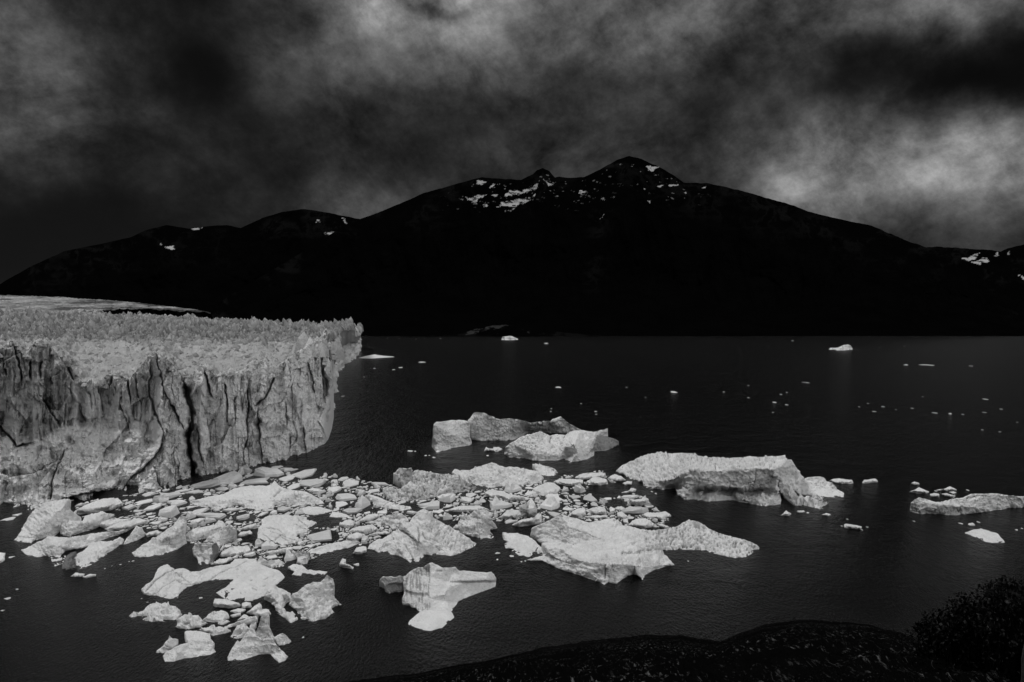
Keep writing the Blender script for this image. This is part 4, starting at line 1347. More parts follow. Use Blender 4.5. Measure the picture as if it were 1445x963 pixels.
# 26 ---- far pair
berg('blocky iceberg joined to a long low ridge, the farthest of the large floating group', [
    ('ice_block', pts('92,325,30 98,260,105 106,190,185 125,173,192 180,166,180 240,159,172 290,162,166 332,165,160 352,185,145 350,242,92 365,310,15 350,332,0 290,340,0 240,352,0 180,366,0 125,378,0 108,360,0', S3),
     rg(S3, '106,190,185 140,210,158 165,230,130 210,240,118 300,285,52 365,310,15', '165,230,130 130,320,45 125,375,0', '240,159,172 225,200,142 210,240,118', '300,285,52 240,345,3', '332,165,160 345,240,90'),
     dict(amp=.45, plabel='blocky left end of the iceberg')),
    ('ice_ridge', pts('335,168,150 370,120,190 385,105,205 430,108,200 470,120,186 550,155,150 620,145,155 700,160,138 760,175,122 900,165,116 970,135,135 1030,185,72 1110,226,12 1060,245,0 980,248,0 900,245,0 830,242,0 750,243,0 720,262,0 640,296,0 560,298,0 '
                      '500,300,0 430,302,0 385,296,0 358,285,10 352,240,60', S3),
     rg(S3, '370,125,185 400,190,118 388,260,38', '470,185,115 560,200,100 640,215,78 720,235,28', '400,190,118 470,185,115', '740,190,95 850,200,60 1000,210,45', '420,275,22 560,270,26 690,262,10', '970,140,130 1000,210,45'),
     dict(amp=.9, pit=.35, cracks=[(xy('750,235 800,210 880,190 1000,165', S3), .45, .8)]))])
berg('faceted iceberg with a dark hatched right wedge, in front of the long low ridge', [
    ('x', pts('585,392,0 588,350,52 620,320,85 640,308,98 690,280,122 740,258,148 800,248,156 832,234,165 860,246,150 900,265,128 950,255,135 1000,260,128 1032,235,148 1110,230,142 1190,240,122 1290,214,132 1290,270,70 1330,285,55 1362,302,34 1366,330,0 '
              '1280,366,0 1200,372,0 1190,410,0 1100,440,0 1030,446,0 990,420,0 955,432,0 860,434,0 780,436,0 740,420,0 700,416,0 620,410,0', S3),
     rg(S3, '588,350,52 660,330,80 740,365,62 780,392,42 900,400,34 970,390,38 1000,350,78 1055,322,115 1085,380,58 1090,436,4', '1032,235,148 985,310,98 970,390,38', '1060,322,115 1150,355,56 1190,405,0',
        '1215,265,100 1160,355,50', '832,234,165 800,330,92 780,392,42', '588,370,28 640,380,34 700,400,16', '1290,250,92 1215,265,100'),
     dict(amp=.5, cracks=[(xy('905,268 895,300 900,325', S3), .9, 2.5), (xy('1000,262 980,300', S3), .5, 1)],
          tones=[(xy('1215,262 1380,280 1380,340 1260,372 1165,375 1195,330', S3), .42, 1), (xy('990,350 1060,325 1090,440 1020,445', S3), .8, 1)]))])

# 28 ---- big right centre berg
berg('largest right hand iceberg with a rough flat top, square cliff front and smooth side lobe', [
    ('ice_body', pts('78,180,0 100,158,26 150,130,52 200,105,78 260,88,92 330,72,104 360,80,104 430,78,106 480,78,106 530,80,110 545,95,110 620,102,116 700,105,126 790,102,140 880,96,165 960,98,185 1033,90,205 1042,118,185 1070,118,180 1090,145,150 '
                     '1108,175,115 1140,218,60 1120,270,30 1080,302,0 1010,298,10 1010,372,0 920,380,0 850,368,0 780,357,0 740,346,0 680,348,0 600,351,0 530,350,0 470,346,0 430,312,10 410,278,0 350,284,0 290,280,0 '
                     '240,276,0 228,240,10 190,232,0 150,222,0', S5),
     rg(S5, '405,225,85 440,205,120 500,175,168 600,180,168 720,175,174 850,165,192 978,165,205 975,215,150 960,270,92', '430,300,22 500,278,68 560,268,82 690,270,84 760,275,82 860,280,86 960,270,92',
        '470,335,6 540,288,26 610,289,24 640,300,34 690,283,28 755,285,28 800,289,36 900,290,44 1005,298,62', '560,312,26 640,318,24 740,318,22', '760,312,40 850,322,40 960,330,42', '978,165,185 1040,118,188', '228,240,16 330,235,46 405,225,75', '330,75,100 350,160,80 405,225,75', '1000,240,60 1010,300,10', '740,340,5 735,300,30'),
     dict(amp=1.1, pit=.1, smooth=1, pits=[(xy('60,180 330,60 540,70 980,90 980,160 520,172 400,240 230,250', S5), 1.5)], cracks=[(xy('870,170 865,230 850,275', S5), .8, 2), (xy('560,180 540,270', S5), .5, .8)],
          tones=[(xy('860,230 980,200 980,285 860,280', S5), .62, 1), (xy('240,236 410,230 410,290 240,280', S5), .75, 1), (xy('440,205 500,178 980,165 975,285 430,300', S5), .84, 1)])),  # front faces painted darker, for the weaker light on them
    ('ice_lobe', pts('1090,290,10 1110,255,40 1140,222,66 1180,213,74 1232,209,74 1255,215,68 1276,240,45 1300,245,50 1322,268,32 1330,282,20 1368,305,6 1366,327,0 1250,327,0 1180,320,0 1110,308,0', S5),
     rg(S5, '1110,280,16 1180,250,46 1250,270,28 1290,292,16 1350,306,6', '1260,262,34 1290,255,38 1310,285,14'), dict(amp=.3, plabel='smooth rounded lobe at the right end')),
    ('ice_rubble', pts('980,215,90 1010,232,84 1060,275,55 1110,318,30 1140,328,26 1190,315,46 1230,335,30 1282,358,6 1270,370,0 1230,396,0 1140,382,0 1080,378,0 1040,335,10 1005,290,38 985,260,55', S5),
     rg(S5, '985,225,84 1030,280,52 1080,345,18 1140,352,18 1200,350,22 1260,362,6'), dict(amp=2.6, fine=1.6))])

# 29 ---- big central berg
berg('great central iceberg with a raised wedge, a broken front cliff and a long pitted tail', [
    ('ice_body', pts('310,355,10 318,325,45 325,295,80 400,262,130 480,225,190 545,193,240 600,208,222 700,235,190 760,258,170 830,240,180 890,225,190 1000,250,172 1010,280,150 1100,285,140 1200,315,115 1250,315,108 1340,298,100 1429,279,96 '
                     '1469,252,112 1535,239,112 1600,262,102 1656,299,88 1789,352,72 1900,375,60 1989,405,46 2040,439,12 2029,465,0 1960,505,0 1902,535,0 1789,512,0 1656,479,0 1570,462,0 1496,459,0 1400,462,0 1315,465,0 1325,495,36 1400,575,5 1330,587,0 1260,610,0 '
                     '1200,640,0 1160,687,0 1130,660,0 1100,640,0 1050,655,0 1000,690,0 960,722,0 900,702,0 872,722,0 820,700,0 760,682,0 700,660,0 650,642,0 550,612,0 470,577,0 400,537,10 280,540,0 350,515,8 412,500,20 410,440,82 395,408,102 445,402,88 '
                     '395,392,40 350,380,10', S4),
     rg(S4, '545,193,240 600,285,190 610,360,135 650,430,92', '325,340,40 430,375,52 520,400,62 650,430,92', '395,408,102 440,435,102 550,458,112 640,530,95 740,550,108 870,565,130 900,575,130 1000,570,125 1100,580,92 1260,580,30 1400,575,5',
        '445,402,88 550,420,92 650,430,90 800,455,110 1000,465,122 1150,460,108 1300,465,66', '600,285,190 840,370,150 1000,400,140 1200,440,88', '470,525,40 560,560,44 640,595,34 700,622,38 800,660,30',
        '430,480,75 470,505,62 640,560,62 740,620,52', '870,565,130 885,640,60 872,718,4', '1100,580,92 1120,640,30 1160,685,0', '1429,290,92 1480,400,40 1496,455,4', '1656,310,80 1789,400,50 1960,440,22', '930,580,112 960,660,40 960,718,2', '1000,570,125 1040,620,50'),
     dict(amp=.75, pit=.12, smooth=1, pits=[(xy('1160,310 1450,240 2060,400 2040,480 1900,560 1500,470 1300,470 1000,500 1020,455 1180,440', S4), 1.3), (xy('800,500 1000,500 1300,560 1400,580 900,580 740,550', S4), .6)], cracks=[(xy('590,290 700,325 840,372', S4), .7, 1.6), (xy('1469,300 1462,360 1470,400 1460,450', S4), .6, 1.8), (xy('880,580 872,680', S4), .9, 3),
                                              (xy('1010,470 1100,480 1200,455 1290,450', S4), 1.1, 2.0), (xy('430,455 470,520 640,575', S4), .7, 2)],
          tones=[(xy('1535,250 1600,265 1590,300 1540,300', S4), .6, 1)]))])
# finer pits of the tail are in the material relief; a pitted cap sits with the tail
berg('flat scalloped slab touching the left of the great central iceberg', [
    ('x', pts('103,360,0 103,330,30 160,332,30 220,335,30 300,358,26 340,388,22 415,460,6 410,497,0 345,492,0 330,517,0 230,502,0 170,470,0 195,452,8 125,447,0 122,412,4 150,400,10 112,388,0', S4),
     rg(S4, '115,350,22 230,400,24 330,460,12 400,480,4', '180,430,14 260,455,12 320,500,4'), dict(amp=.6))])

# 31 ---- broken pyramid
_k31 = [(xy('388,345 450,390 525,448', R5), .9, 2.5), (xy('540,330 552,400 548,450 535,520', R5), .9, 2.5), (xy('570,370 610,420 650,440', R5), .8, 2), (xy('580,440 680,490 760,530', R5), .6, 1.2),
        (xy('590,400 690,440 780,500', R5), .5, 1), (xy('435,480 470,540 500,590', R5), .8, 2), (xy('205,520 255,462 335,420', R5), .4, .7), (xy('560,320 680,340', R5), .5, .8)]
berg('broken pyramid shaped iceberg split by a deep central crack', [
    ('ice_pyramid', pts('108,510,0 140,462,30 190,435,45 250,420,55 330,360,105 388,345,125 390,280,190 430,288,180 470,282,180 490,250,205 530,200,245 590,168,265 665,205,225 660,235,205 710,260,175 760,290,150 860,350,100 960,410,52 1032,465,2 1022,487,0 '
                        '960,515,0 900,545,0 800,580,0 710,560,0 650,562,0 590,560,0 592,577,0 532,627,0 502,602,0 475,627,0 450,605,0 420,590,0 320,562,0 200,537,0 165,520,0', R5),
     rg(R5, '390,280,190 450,350,160 530,435,120 505,590,6', '470,282,180 540,330,165 552,440,112 562,545,14', '665,240,200 600,290,190 540,330,165', '388,345,125 520,455,92 430,490,55 455,595,4', '200,525,8 260,460,45 330,385,92',
        '700,300,150 760,420,85 830,545,12', '600,290,190 680,400,110 700,520,20', '760,420,85 900,470,40 1000,485,4', '260,500,18 400,490,62'),
     dict(amp=.9, pit=.15, smooth=1, pits=[(xy('570,300 680,230 1040,470 900,560 760,470', R5), 1.0)], cracks=_k31)),
    ('ice_shoulder', pts('155,272,15 240,235,60 330,213,100 410,208,108 450,250,70 460,270,55 400,290,55 390,345,0 325,347,0 300,318,4 230,300,4 200,312,0', R5), rg(R5, '180,275,18 300,260,55 400,250,72', '330,213,100 350,290,42 330,340,4'),
     dict(amp=.7, plabel='low shoulder behind the left of the pyramid'))])
berg('small jagged iceberg with dripping ridged flanks, right of the broken pyramid', [
    ('x', pts('862,332,25 885,285,60 910,228,105 940,235,110 990,208,140 1015,180,175 1052,163,195 1110,178,180 1160,210,150 1165,262,95 1200,300,45 1203,335,0 1150,342,10 1165,375,10 1185,402,0 1170,422,0 1120,415,0 1080,432,0 1040,412,0 1000,402,0 900,377,0 868,356,0', R5),
     rg(R5, '990,208,140 1040,300,92 1050,405,4', '1110,178,180 1105,280,112 1125,400,8', '890,330,42 980,325,66 1015,385,12', '910,228,105 960,280,92 1040,300,92'), dict(amp=1.8, fine=1.5, pit=.2))])

# 33 ---- foreground sculpted berg
berg('sculpted foreground iceberg with a thick right arm, dirty striped flank and pale tongue', [
    ('ice_body', pts('345,250,122 380,235,166 420,195,220 500,150,266 560,150,277 600,118,295 650,102,299 690,125,277 760,152,252 800,155,245 880,147,245 930,187,198 1000,184,184 1100,195,155 1200,203,126 1250,195,119 1280,222,86 1300,262,43 1296,347,0 '
                     '1220,378,0 1150,405,0 1020,452,0 960,475,0 915,500,0 850,600,0 800,612,1 700,614,1 600,612,1 520,600,0 500,585,0 490,560,11 445,555,14 420,520,32 350,520,22 342,470,58 368,390,94 355,320,115', R6),
     rg(R6, '860,285,148 1000,288,128 1200,278,86 1298,272,45', '820,300,122 1000,308,94 1200,303,52 1296,300,30', '385,385,119 480,408,115 600,412,122 700,442,108 780,430,117 815,350,144 860,285,148', '880,147,245 862,200,198 860,285,148',
        '390,400,92 480,425,94 600,440,94 640,470,88', '640,470,88 620,540,52 560,590,13', '612,118,295 625,250,209 610,405,124', '930,187,198 1000,230,162 1200,235,109', '420,195,220 400,300,162 385,385,119', '820,300,122 780,480,65 700,560,29', '640,470,88 760,450,86'),
     dict(amp=.3, smooth=1, fine=.7, fac=.5, streaky=.55, cracks=[(xy('690,183 745,185', R6), 1.0, 3.0)],
          tones=[(xy('345,300 420,215 500,150 628,150 630,600 430,580 340,530', R6), .92, 1), (xy('560,150 598,120 622,115 628,200 590,205', R6), .28, 1), (xy('830,292 1298,277 1298,303 830,308', R6), .5, 1)])),  # concave part and band under the overhang carry painted shade
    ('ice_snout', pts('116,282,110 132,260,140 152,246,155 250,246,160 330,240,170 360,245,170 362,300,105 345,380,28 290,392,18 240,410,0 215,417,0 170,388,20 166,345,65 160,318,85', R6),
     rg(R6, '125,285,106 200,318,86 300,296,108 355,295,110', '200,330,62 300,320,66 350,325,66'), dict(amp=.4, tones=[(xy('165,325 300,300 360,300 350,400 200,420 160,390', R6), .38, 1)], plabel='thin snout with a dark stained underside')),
    ('ice_tongue', pts('405,722,0 420,695,8 480,640,22 520,606,30 560,585,38 650,590,34 780,590,30 848,604,20 876,660,0 832,702,0 750,767,0 640,799,0 560,791,0 480,765,0 410,738,0', R6),
     rg(R6, '430,712,6 560,660,22 700,650,20 840,640,8', '560,740,8 700,730,8'), dict(amp=.22, smooth=3, fine=.6, fac=.2, plabel='pale smooth tongue just above the water'))])

# 34, 35 ---- right edge
berg('long flat topped iceberg cut off by the right edge of the view', [
    ('x', pts('565,392,0 568,360,32 575,328,66 600,300,98 640,284,112 680,292,104 720,305,90 760,318,80 795,325,76 850,310,88 920,296,100 980,285,110 1020,265,125 1060,253,132 1130,254,130 1200,255,122 1300,265,104 1441,275,86 1520,285,76 1520,366,0 1441,360,0 1380,364,0 '
              '1330,362,0 1260,380,0 1200,386,0 1160,392,0 1100,400,0 1050,406,0 960,414,0 895,427,0 830,416,0 740,406,0 650,412,0', S6),
     rg(S6, '572,345,52 600,322,78 680,322,82 790,345,68 950,355,62 1060,362,50 1180,385,6', '980,292,108 1060,275,116 1140,275,112', '650,380,32 800,390,26 950,395,20'),
     dict(amp=.8, tones=[(xy('570,340 700,330 790,345 1050,360 1160,385 900,430 570,420', S6), .66, 1)], cracks=[(xy('1000,290 1080,272 1150,270', S6), .8, 1.4), (xy('955,355 960,410', S6), .6, 1)]))])  # shade of the front below the lip painted into the tone
berg('smooth pale half sunken plate drifting below the right edge iceberg', [('x', pts('985,556,0 1060,530,12 1110,523,14 1190,545,14 1245,565,12 1270,598,6 1296,632,0 1200,634,0 1150,626,0 1060,585,0', S6), rg(S6, '1020,555,6 1130,560,12 1160,615,4', '1130,560,12 1240,590,8'), dict(amp=.25, fine=.6))])

# ================================================================== AUTHORED FLOES (individually recognisable plates)
PL = [
    ('ribbed flat floe in front of the small square ended slab', S3, '780,622 830,600 880,580 925,585 955,605 970,622 930,662 850,676 800,655', .25),
    ('flat grey floe below the square ended slab, left of the stepped floe', S3, '922,577 980,555 1050,560 1122,565 1120,590 1060,602 1000,607', .45),
    ('long stepped floe pointing right, beyond the packed brash', S3, '1068,548 1100,525 1150,514 1200,520 1240,514 1278,527 1250,546 1180,555 1100,567', .5),
    ('low dull half sunken floe just below the stepped one', S3, '1148,572 1200,547 1240,550 1282,562 1292,594 1240,602 1180,600', .4),
    ('wide flat floe with a dark notch, in front of the broad pale grey iceberg', S3, '455,652 480,632 570,640 620,665 700,675 792,694 700,706 600,712 562,690 500,680', .4),
    ('long pale leaf shaped floe above the small jagged iceberg', S3, '180,777 240,755 290,740 360,738 420,742 480,765 400,777 300,782', .4),
    ('shovel shaped floe tilted up at its right end', S3, '638,872 700,836 790,822 822,785 840,800 840,850 770,870 680,886', .5),
    ('crumpled dark shell of ice left of the shovel shaped floe', S3, '548,826 600,772 650,768 700,772 740,795 690,820 600,832', .5),
    ('small shark fin of ice standing above the shovel shaped floe', S3, '688,742 735,720 770,690 800,735 808,770 800,795 755,822 742,775', .8),
    ('squared pale block behind the raised wedge of the central iceberg', S3, '1028,802 1060,770 1090,755 1130,753 1142,800 1100,815 1070,826', .5),
    ('rounded dull chunk with a shaded side, right of the squared pale block', S3, '1138,772 1180,755 1230,745 1270,755 1282,800 1235,802 1190,800', .5),
    ('thin strip of ice right behind the central iceberg', S3, '1130,816 1200,806 1290,804 1285,822 1190,832', .5),
    ('forked flat floe drifting above the pitted tail', S4, '1143,197 1200,178 1250,182 1330,168 1372,200 1340,215 1300,232 1200,220', .35),
    ('layered oval floe touching the pitted tail', S4, '1050,272 1080,240 1110,225 1180,222 1247,262 1230,282 1180,302 1110,285', .4),
    ('small narrow floe right of the layered oval one', S4, '1250,255 1310,265 1368,290 1345,302 1300,290', .35),
    ('little horned floe alone on dark water above the forked floe', S4, '1060,77 1100,80 1150,75 1182,45 1212,107 1150,126 1070,122', .7),
    ('almost square floe left of the layered oval one', S4, '965,177 1000,168 1048,207 1010,232 970,217', .4),
    ('small round floe above the almost square one', S4, '943,147 970,134 1002,134 1032,150 1000,167 965,162', .35),
    ('dull lumpy floe at the edge of the round black pool', S1, '718,597 760,570 802,560 852,577 840,602 765,637 730,622', .5),
    ('narrow pale floe slanting up to the right, beyond the dull lumpy one', S1, '878,577 920,545 960,520 1042,511 1048,525 980,570 900,592', .4),
    ('broad pale floe in front of the slanting one', S1, '783,672 820,640 860,625 930,612 1000,605 1038,632 1000,662 900,677', .4),
    ('thin pale floe between the broad one and the pyramid', S1, '928,700 1010,675 1100,655 1148,675 1080,692 1000,702', .4),
    ('knuckle shaped floe at the upper end of the tapered plank', S1, '768,737 800,690 870,670 932,690 902,717 840,747', .5),
    ('squat floe at the right end of the tapered plank', S1, '828,852 860,797 900,790 942,790 948,820 900,857', .5),
    ('pale flat floe right of the dark sided block', S8, '538,872 560,835 640,790 720,786 792,790 802,817 750,852 650,872 560,882', .3),
    ('long thin log of ice under the scalloped floe', S8, '868,857 960,827 1050,812 1150,793 1162,815 1050,842 900,867', .5),
    ('flat slip of ice touching the top of the ring iceberg', S8, '468,942 540,897 590,890 650,890 600,922 520,947', .35),
    ('narrow floe with a squared end, left of the scalloped floe', S8, '698,692 720,668 800,658 818,675 760,702 710,712', .4),
    ('thin slanting sliver just above the narrow squared floe', S8, '688,652 770,612 850,588 855,606 800,640 740,657', .5),
    ('smooth cigar shaped floe below the ring iceberg', R2, '725,492 740,452 840,455 900,475 962,500 955,522 860,532 740,517', .6),
    ('upper of two thin stacked floes right of the flat topped fragment', R2, '873,557 930,535 1002,540 975,560 935,577', .45),
    ('lower of two thin stacked floes right of the flat topped fragment', R2, '873,592 920,578 962,570 962,590 890,612', .45),
    ('cracked little cube of ice at the right tip of the cigar shaped floe', R2, '968,532 975,490 1010,484 1042,490 1052,515 1000,537', .6),
    ('rounded pale floe behind the winged fin', R2, '1058,577 1100,545 1150,540 1192,545 1222,580 1130,602', .4),
    ('slanting bar of ice above the rounded pale floe', R2, '1008,572 1060,525 1120,488 1142,518 1100,555 1050,587', .5),
    ('long thin ice stick pointing at the flat topped fragment', R2, '823,687 900,660 1000,625 1090,598 1104,618 1000,662 850,697', .6),
    ('small peaked floe above the long thin ice stick', R2, '923,642 960,610 990,583 1030,605 1112,595 1060,622 950,647', .6),
    ('left of two tiny bright floes below the ribbed oval slab', R1, '600,802 640,778 720,780 712,800 640,812', .5),
    ('right of two tiny bright floes below the ribbed oval slab', R1, '703,807 760,785 817,783 812,800 730,817', .5),
    ('pale fragment cut off by the left edge of the view', R1, '-40,605 45,605 40,660 0,692 -40,692', .3),
    ('long flat floe stretching up and right from the squared block', R1, '885,397 950,365 1000,350 1180,310 1252,328 1100,387 950,422 910,417', .35),
    ('rounded floe between the squared block and the long flat floe', R1, '842,382 860,340 960,305 1112,320 1000,352 900,397', .5),
    ('rough grey rubble floe against the foot of the cliff', R1, '618,262 700,210 790,170 880,142 1000,138 1042,180 930,232 760,272 660,277', .4),
    ('pale pebble shaped floe left of the spiked wedge', R1, '1238,442 1330,410 1382,430 1300,462 1250,472', .5),
    ('hooked scrap of ice in open water right of the chunky plank', R4, '958,92 982,48 1012,58 1002,90 1082,120 1072,140 980,122', .5),
    ('tiny scrap beside the hooked scrap of ice', R4, '1073,97 1122,88 1124,112 1085,112', .5),
    ('tiny peaked floe, topmost of the group near the right edge', S6, '570,177 600,160 638,180 600,187', .6),
    ('peaked floe just above the left end of the right edge iceberg', S6, '558,240 600,225 635,208 712,240 690,254 620,252', .6),
    ('short floe between the peaked floe and the right edge iceberg', S6, '718,257 760,254 792,260 790,282 730,280', .5),
    ('long peaked floe farther out, above the right edge iceberg', S6, '768,227 830,214 870,198 927,225 890,232 840,237', .6),
    ('slanting flat floe touching the back of the right edge iceberg', S6, '798,250 850,250 912,272 900,287 830,267', .4),
    ('thin streak of ice above the slanting flat floe', S6, '868,242 900,239 924,245 900,253', .5),
    ('lone bright oblong floe, right of the smooth lobe', S6, '200,167 215,150 300,140 318,158 260,172 210,180', .45),
    ('broken bright strip of ice alone in open water, right of the rubble', S6, '58,492 75,484 120,494 192,507 192,532 130,522 70,512', .5),
    ('long bright floe off the tip of the smooth lobe', S5, '1283,232 1330,222 1415,230 1422,250 1350,252', .4),
    ('small floe below the rubble of the large right iceberg', S5, '1003,432 1040,404 1068,420 1050,434', .5),
    ('thin floe between the small one and the bright oval', S5, '1098,407 1140,400 1152,415 1110,417', .5),
    ('bright oval floe off the end of the rubble', S5, '1243,427 1265,418 1290,424 1280,434', .4),
    ('flat dull floe at the left tip of the large right iceberg', S5, '33,217 70,198 110,212 132,230 100,240 50,232', .4),
    ('small floe in front of the left tip of the large right iceberg', S5, '113,248 140,236 168,240 165,260 130,260', .4),
    ('split thin floe left of the little horned floe', S5, '108,302 150,290 160,276 192,282 185,296 150,303', .5),
    ('scattered thin floe between the blocky iceberg and the faceted one', S3, '448,372 462,345 500,354 550,343 572,354 540,375 480,367', .35),
]
for lab, T, txt, h in PL:
    c, r = plate(txt, T, h)
    _berg_n[0] += 1
    add_foot(c)
    W, fc, tn = ice_surface(c, r, amp=.55, seed=500 + _berg_n[0] * 3, step=1.5, smooth=1, fine=.8)
    org = (float(W[:, 0].mean()), float(W[:, 1].mean()), 0.0)
    tag(make_mesh('ice_floe', W, fc, M_FLOE, tone=tn, origin=org), lab, 'ice floe')

# ================================================================== BRASH ICE (countless small floes)
rng = np.random.default_rng(11)


def chunk(cx, cy, wpx, hpx, seed, zf=1.0):
    """one loose floe at photo pixel (cx, cy) on the water, wpx wide and hpx deep in the picture"""
    r_ = np.random.default_rng(seed)
    Y = float(depth(cy))
    X = (cx - 722.5) / F * Y
    a = wpx * 0.5 * Y / F
    b = 0.5 * (float(depth(cy - hpx * .5)) - float(depth(cy + hpx * .5)))
    b = min(b, 2.2 * a)
    n = int(r_.integers(5, 9))
    ang = np.linspace(0, 2 * math.pi, n, endpoint=False) + r_.uniform(-.42, .42, n) * (5.0 / n)
    rad = r_.uniform(.46, 1.2, n)
    rot = r_.uniform(-.15, .55)
    ex = np.cos(ang) * a * rad
    ey = np.sin(ang) * b * rad
    x = ex * math.cos(rot) - ey * math.sin(rot) * .4
    y = ey + ex * math.sin(rot) * .9
    kind = r_.random()
    s_ = min(a, b) * 2 * zf
    if kind < .76:                                   # thin flat plate
        h, top, inner_k, apex = s_ * r_.uniform(.04, .12), (.97, .86), 1.0, 1.05
    elif kind < .90:                                 # thick block, one side up
        h, top, inner_k, apex = s_ * r_.uniform(.16, .36), (.94, .78), 1.0, 1.1
    else:                                            # ragged peak
        h, top, inner_k, apex = s_ * r_.uniform(.18, .40), (.90, .62), 1.25, r_.uniform(1.4, 2.2)
    h = float(np.clip(h, 0.06, 2.2))
    tilt = r_.uniform(-.45, .45, 2)
    off = r_.uniform(-.25, .25, 2) * np.array([a, b])
    rings = []
    for ri_, (sc, z, jit) in enumerate(((.95, -0.5, 0), (1.0, 0.0, .0), (top[0], .7 * h, .22), (top[1], 1.0 * h, .28), (.40, inner_k * h, .30))):
        zz = z + (h * jit * r_.uniform(-1, 1, n) if jit else 0)
        if z > 0:
            zz = np.maximum(zz * (1 + tilt[0] * np.cos(ang) + tilt[1] * np.sin(ang)), .03)
        k = 1 + r_.uniform(-.09, .09, n)
        o_ = off * (0, 0, .1, .3, .9)[ri_]
        rings.append(np.stack([x * sc * k + o_[0], y * sc * k + o_[1], zz + 0 * x], -1))
    V = np.concatenate(rings + [np.array([[off[0], off[1], h * apex]])], 0)
    fc = []
    for k in range(4):
        for i in range(n):
            j = (i + 1) % n
            fc.append((k * n + i, k * n + j, (k + 1) * n + j, (k + 1) * n + i))
    for i in range(n):
        fc.append((4 * n + i, 4 * n + (i + 1) % n, 5 * n))
    return V, fc, (X, Y)


FIELD = [(104, 713), (150, 702), (200, 696), (265, 685), (330, 669), (372, 659), (400, 659), (440, 667), (500, 676), (548, 684), (600, 700), (700, 690), (790, 672), (850, 664), (880, 690), (915, 706),
         (945, 733), (930, 744), (900, 746), (850, 744), (780, 738), (735, 742), (690, 734), (660, 740), (600, 730), (560, 746), (520, 768), (470, 775), (440, 790), (400, 800), (370, 806), (320, 785),
         (290, 776), (230, 748), (170, 742), (120, 735)]
VOID = [(458, 735, 26, 10), (357, 757, 24, 10), (862, 692, 34, 11), (870, 712, 16, 8), (575, 716, 20, 5), (640, 722, 18, 6), (430, 800, 30, 10), (300, 760, 20, 8), (130, 735, 14, 8), (595, 720, 14, 5),
        (185, 703, 50, 3), (150, 725, 40, 5)]
# occupancy mask at half-pixel resolution
MX0, MY0, MS = -20, 560, 2.0
MW, MH = int(1480 * MS), int(420 * MS)
occ = np.zeros((MH, MW), bool)
gy, gx = np.mgrid[0:MH, 0:MW]
gxp, gyp = gx / MS + MX0, gy / MS + MY0
for poly in FOOT:
    px_ = [p[0] for p in poly]; py_ = [p[1] for p in poly]
    i0, i1 = max(0, int((min(py_) - MY0) * MS) - 2), min(MH, int((max(py_) - MY0) * MS) + 3)
    j0, j1 = max(0, int((min(px_) - MX0) * MS) - 2), min(MW, int((max(px_) - MX0) * MS) + 3)
    if i1 > i0 and j1 > j0:
        occ[i0:i1, j0:j1] |= in_poly(gxp[i0:i1, j0:j1], gyp[i0:i1, j0:j1], poly)
field = in_poly(gxp, gyp, FIELD)
leads = fbm(np.stack([gxp[::2, ::2] / 34, gyp[::2, ::2] / 9, 0 * gxp[::2, ::2]], -1), 3, 333)
leads = np.repeat(np.repeat(leads, 2, 0), 2, 1)[:MH, :MW]
field &= leads > -0.48
for vx, vy, rx, ry in VOID:
    wob = 1 + .35 * fbm(np.stack([gxp / 12, gyp / 6, 0 * gxp], -1), 2, 3) if False else 1.0
    field &= (((gxp - vx) / rx) ** 2 + ((gyp - vy) / ry) ** 2) > wob
free_ = field & ~occ
cand = np.argwhere(free_)
made = []
for wmin, wmax, tries in ((26, 46, 260), (16, 26, 900), (9, 16, 5200), (5, 9, 12000), (2.8, 5, 16000), (1.5, 2.8, 18000)):
    idx = rng.integers(0, len(cand), tries)
    for k in idx:
        i, j = cand[k]
        w = rng.uniform(wmin, wmax)
        cy = i / MS + MY0; cx = j / MS + MX0
        asp = np.interp(cy, [655, 700, 800], [.22, .30, .38]) * rng.uniform(.75, 1.35)
        h = w * asp
        if w < 6:
            h = max(h, 1.6)
        ri, rj = max(1, h * .5 * MS), w * .5 * MS
        i0, i1, j0, j1 = int(i - ri - 1), int(i + ri + 2), int(j - rj - 1), int(j + rj + 2)
        if i0 < 0 or j0 < 0 or i1 >= MH or j1 >= MW:
            continue
        ell = ((gy[i0:i1, j0:j1] - i) / ri) ** 2 + ((gx[i0:i1, j0:j1] - j) / rj) ** 2 <= 1.0
        sub = occ[i0:i1, j0:j1]
        if (sub & ell).sum() > 0.05 * ell.sum() or (~field[i0:i1, j0:j1] & ell).sum() > .25 * ell.sum():
            continue
        sub |= ell
        made.append((cx, cy, w, h))
# loose pieces on the open lake, read off the photograph: x, y, width
SPECK = [(75, 97, 74), (175, 107, 20), (127, 118, 12), (113, 123, 8), (73, 120, 5), (50, 138, 5), (5, 179, 10), (20, 106, 12), (461, 160, 16), (605, 160, 7), (704, 170, 14), (811, 170, 5), (862, 156, 5),
         (862, 182, 5), (918, 192, 8), (932, 175, 5), (944, 171, 4), (943, 197, 6), (915, 213, 4), (984, 150, 12), (1194, 113, 7), (1237, 113, 22), (1333, 115, 7), (1363, 185, 9), (1397, 206, 5),
         (1361, 213, 7), (1315, 217, 5), (1288, 216, 6), (1255, 214, 10), (1231, 180, 3), (1208, 204, 5), (1174, 207, 3), (1147, 201, 7), (1127, 211, 9), (1115, 194, 4), (1096, 201, 3), (1431, 234, 4),
         (1358, 250, 4), (1394, 254, 5), (541, 217, 6), (645, 181, 3), (445, 211, 4), (955, 62, 5), (1140, 76, 3), (1192, 73, 3), (905, 74, 3), (160, 58, 4), (125, 57, 4), (212, 57, 5), (100, 56, 3), (178, 57, 3), (435, 68, 12)]
SPECK = [(L7[0] + x / L7[2], L7[1] + y / L7[2], w / L7[2]) for x, y, w in SPECK]
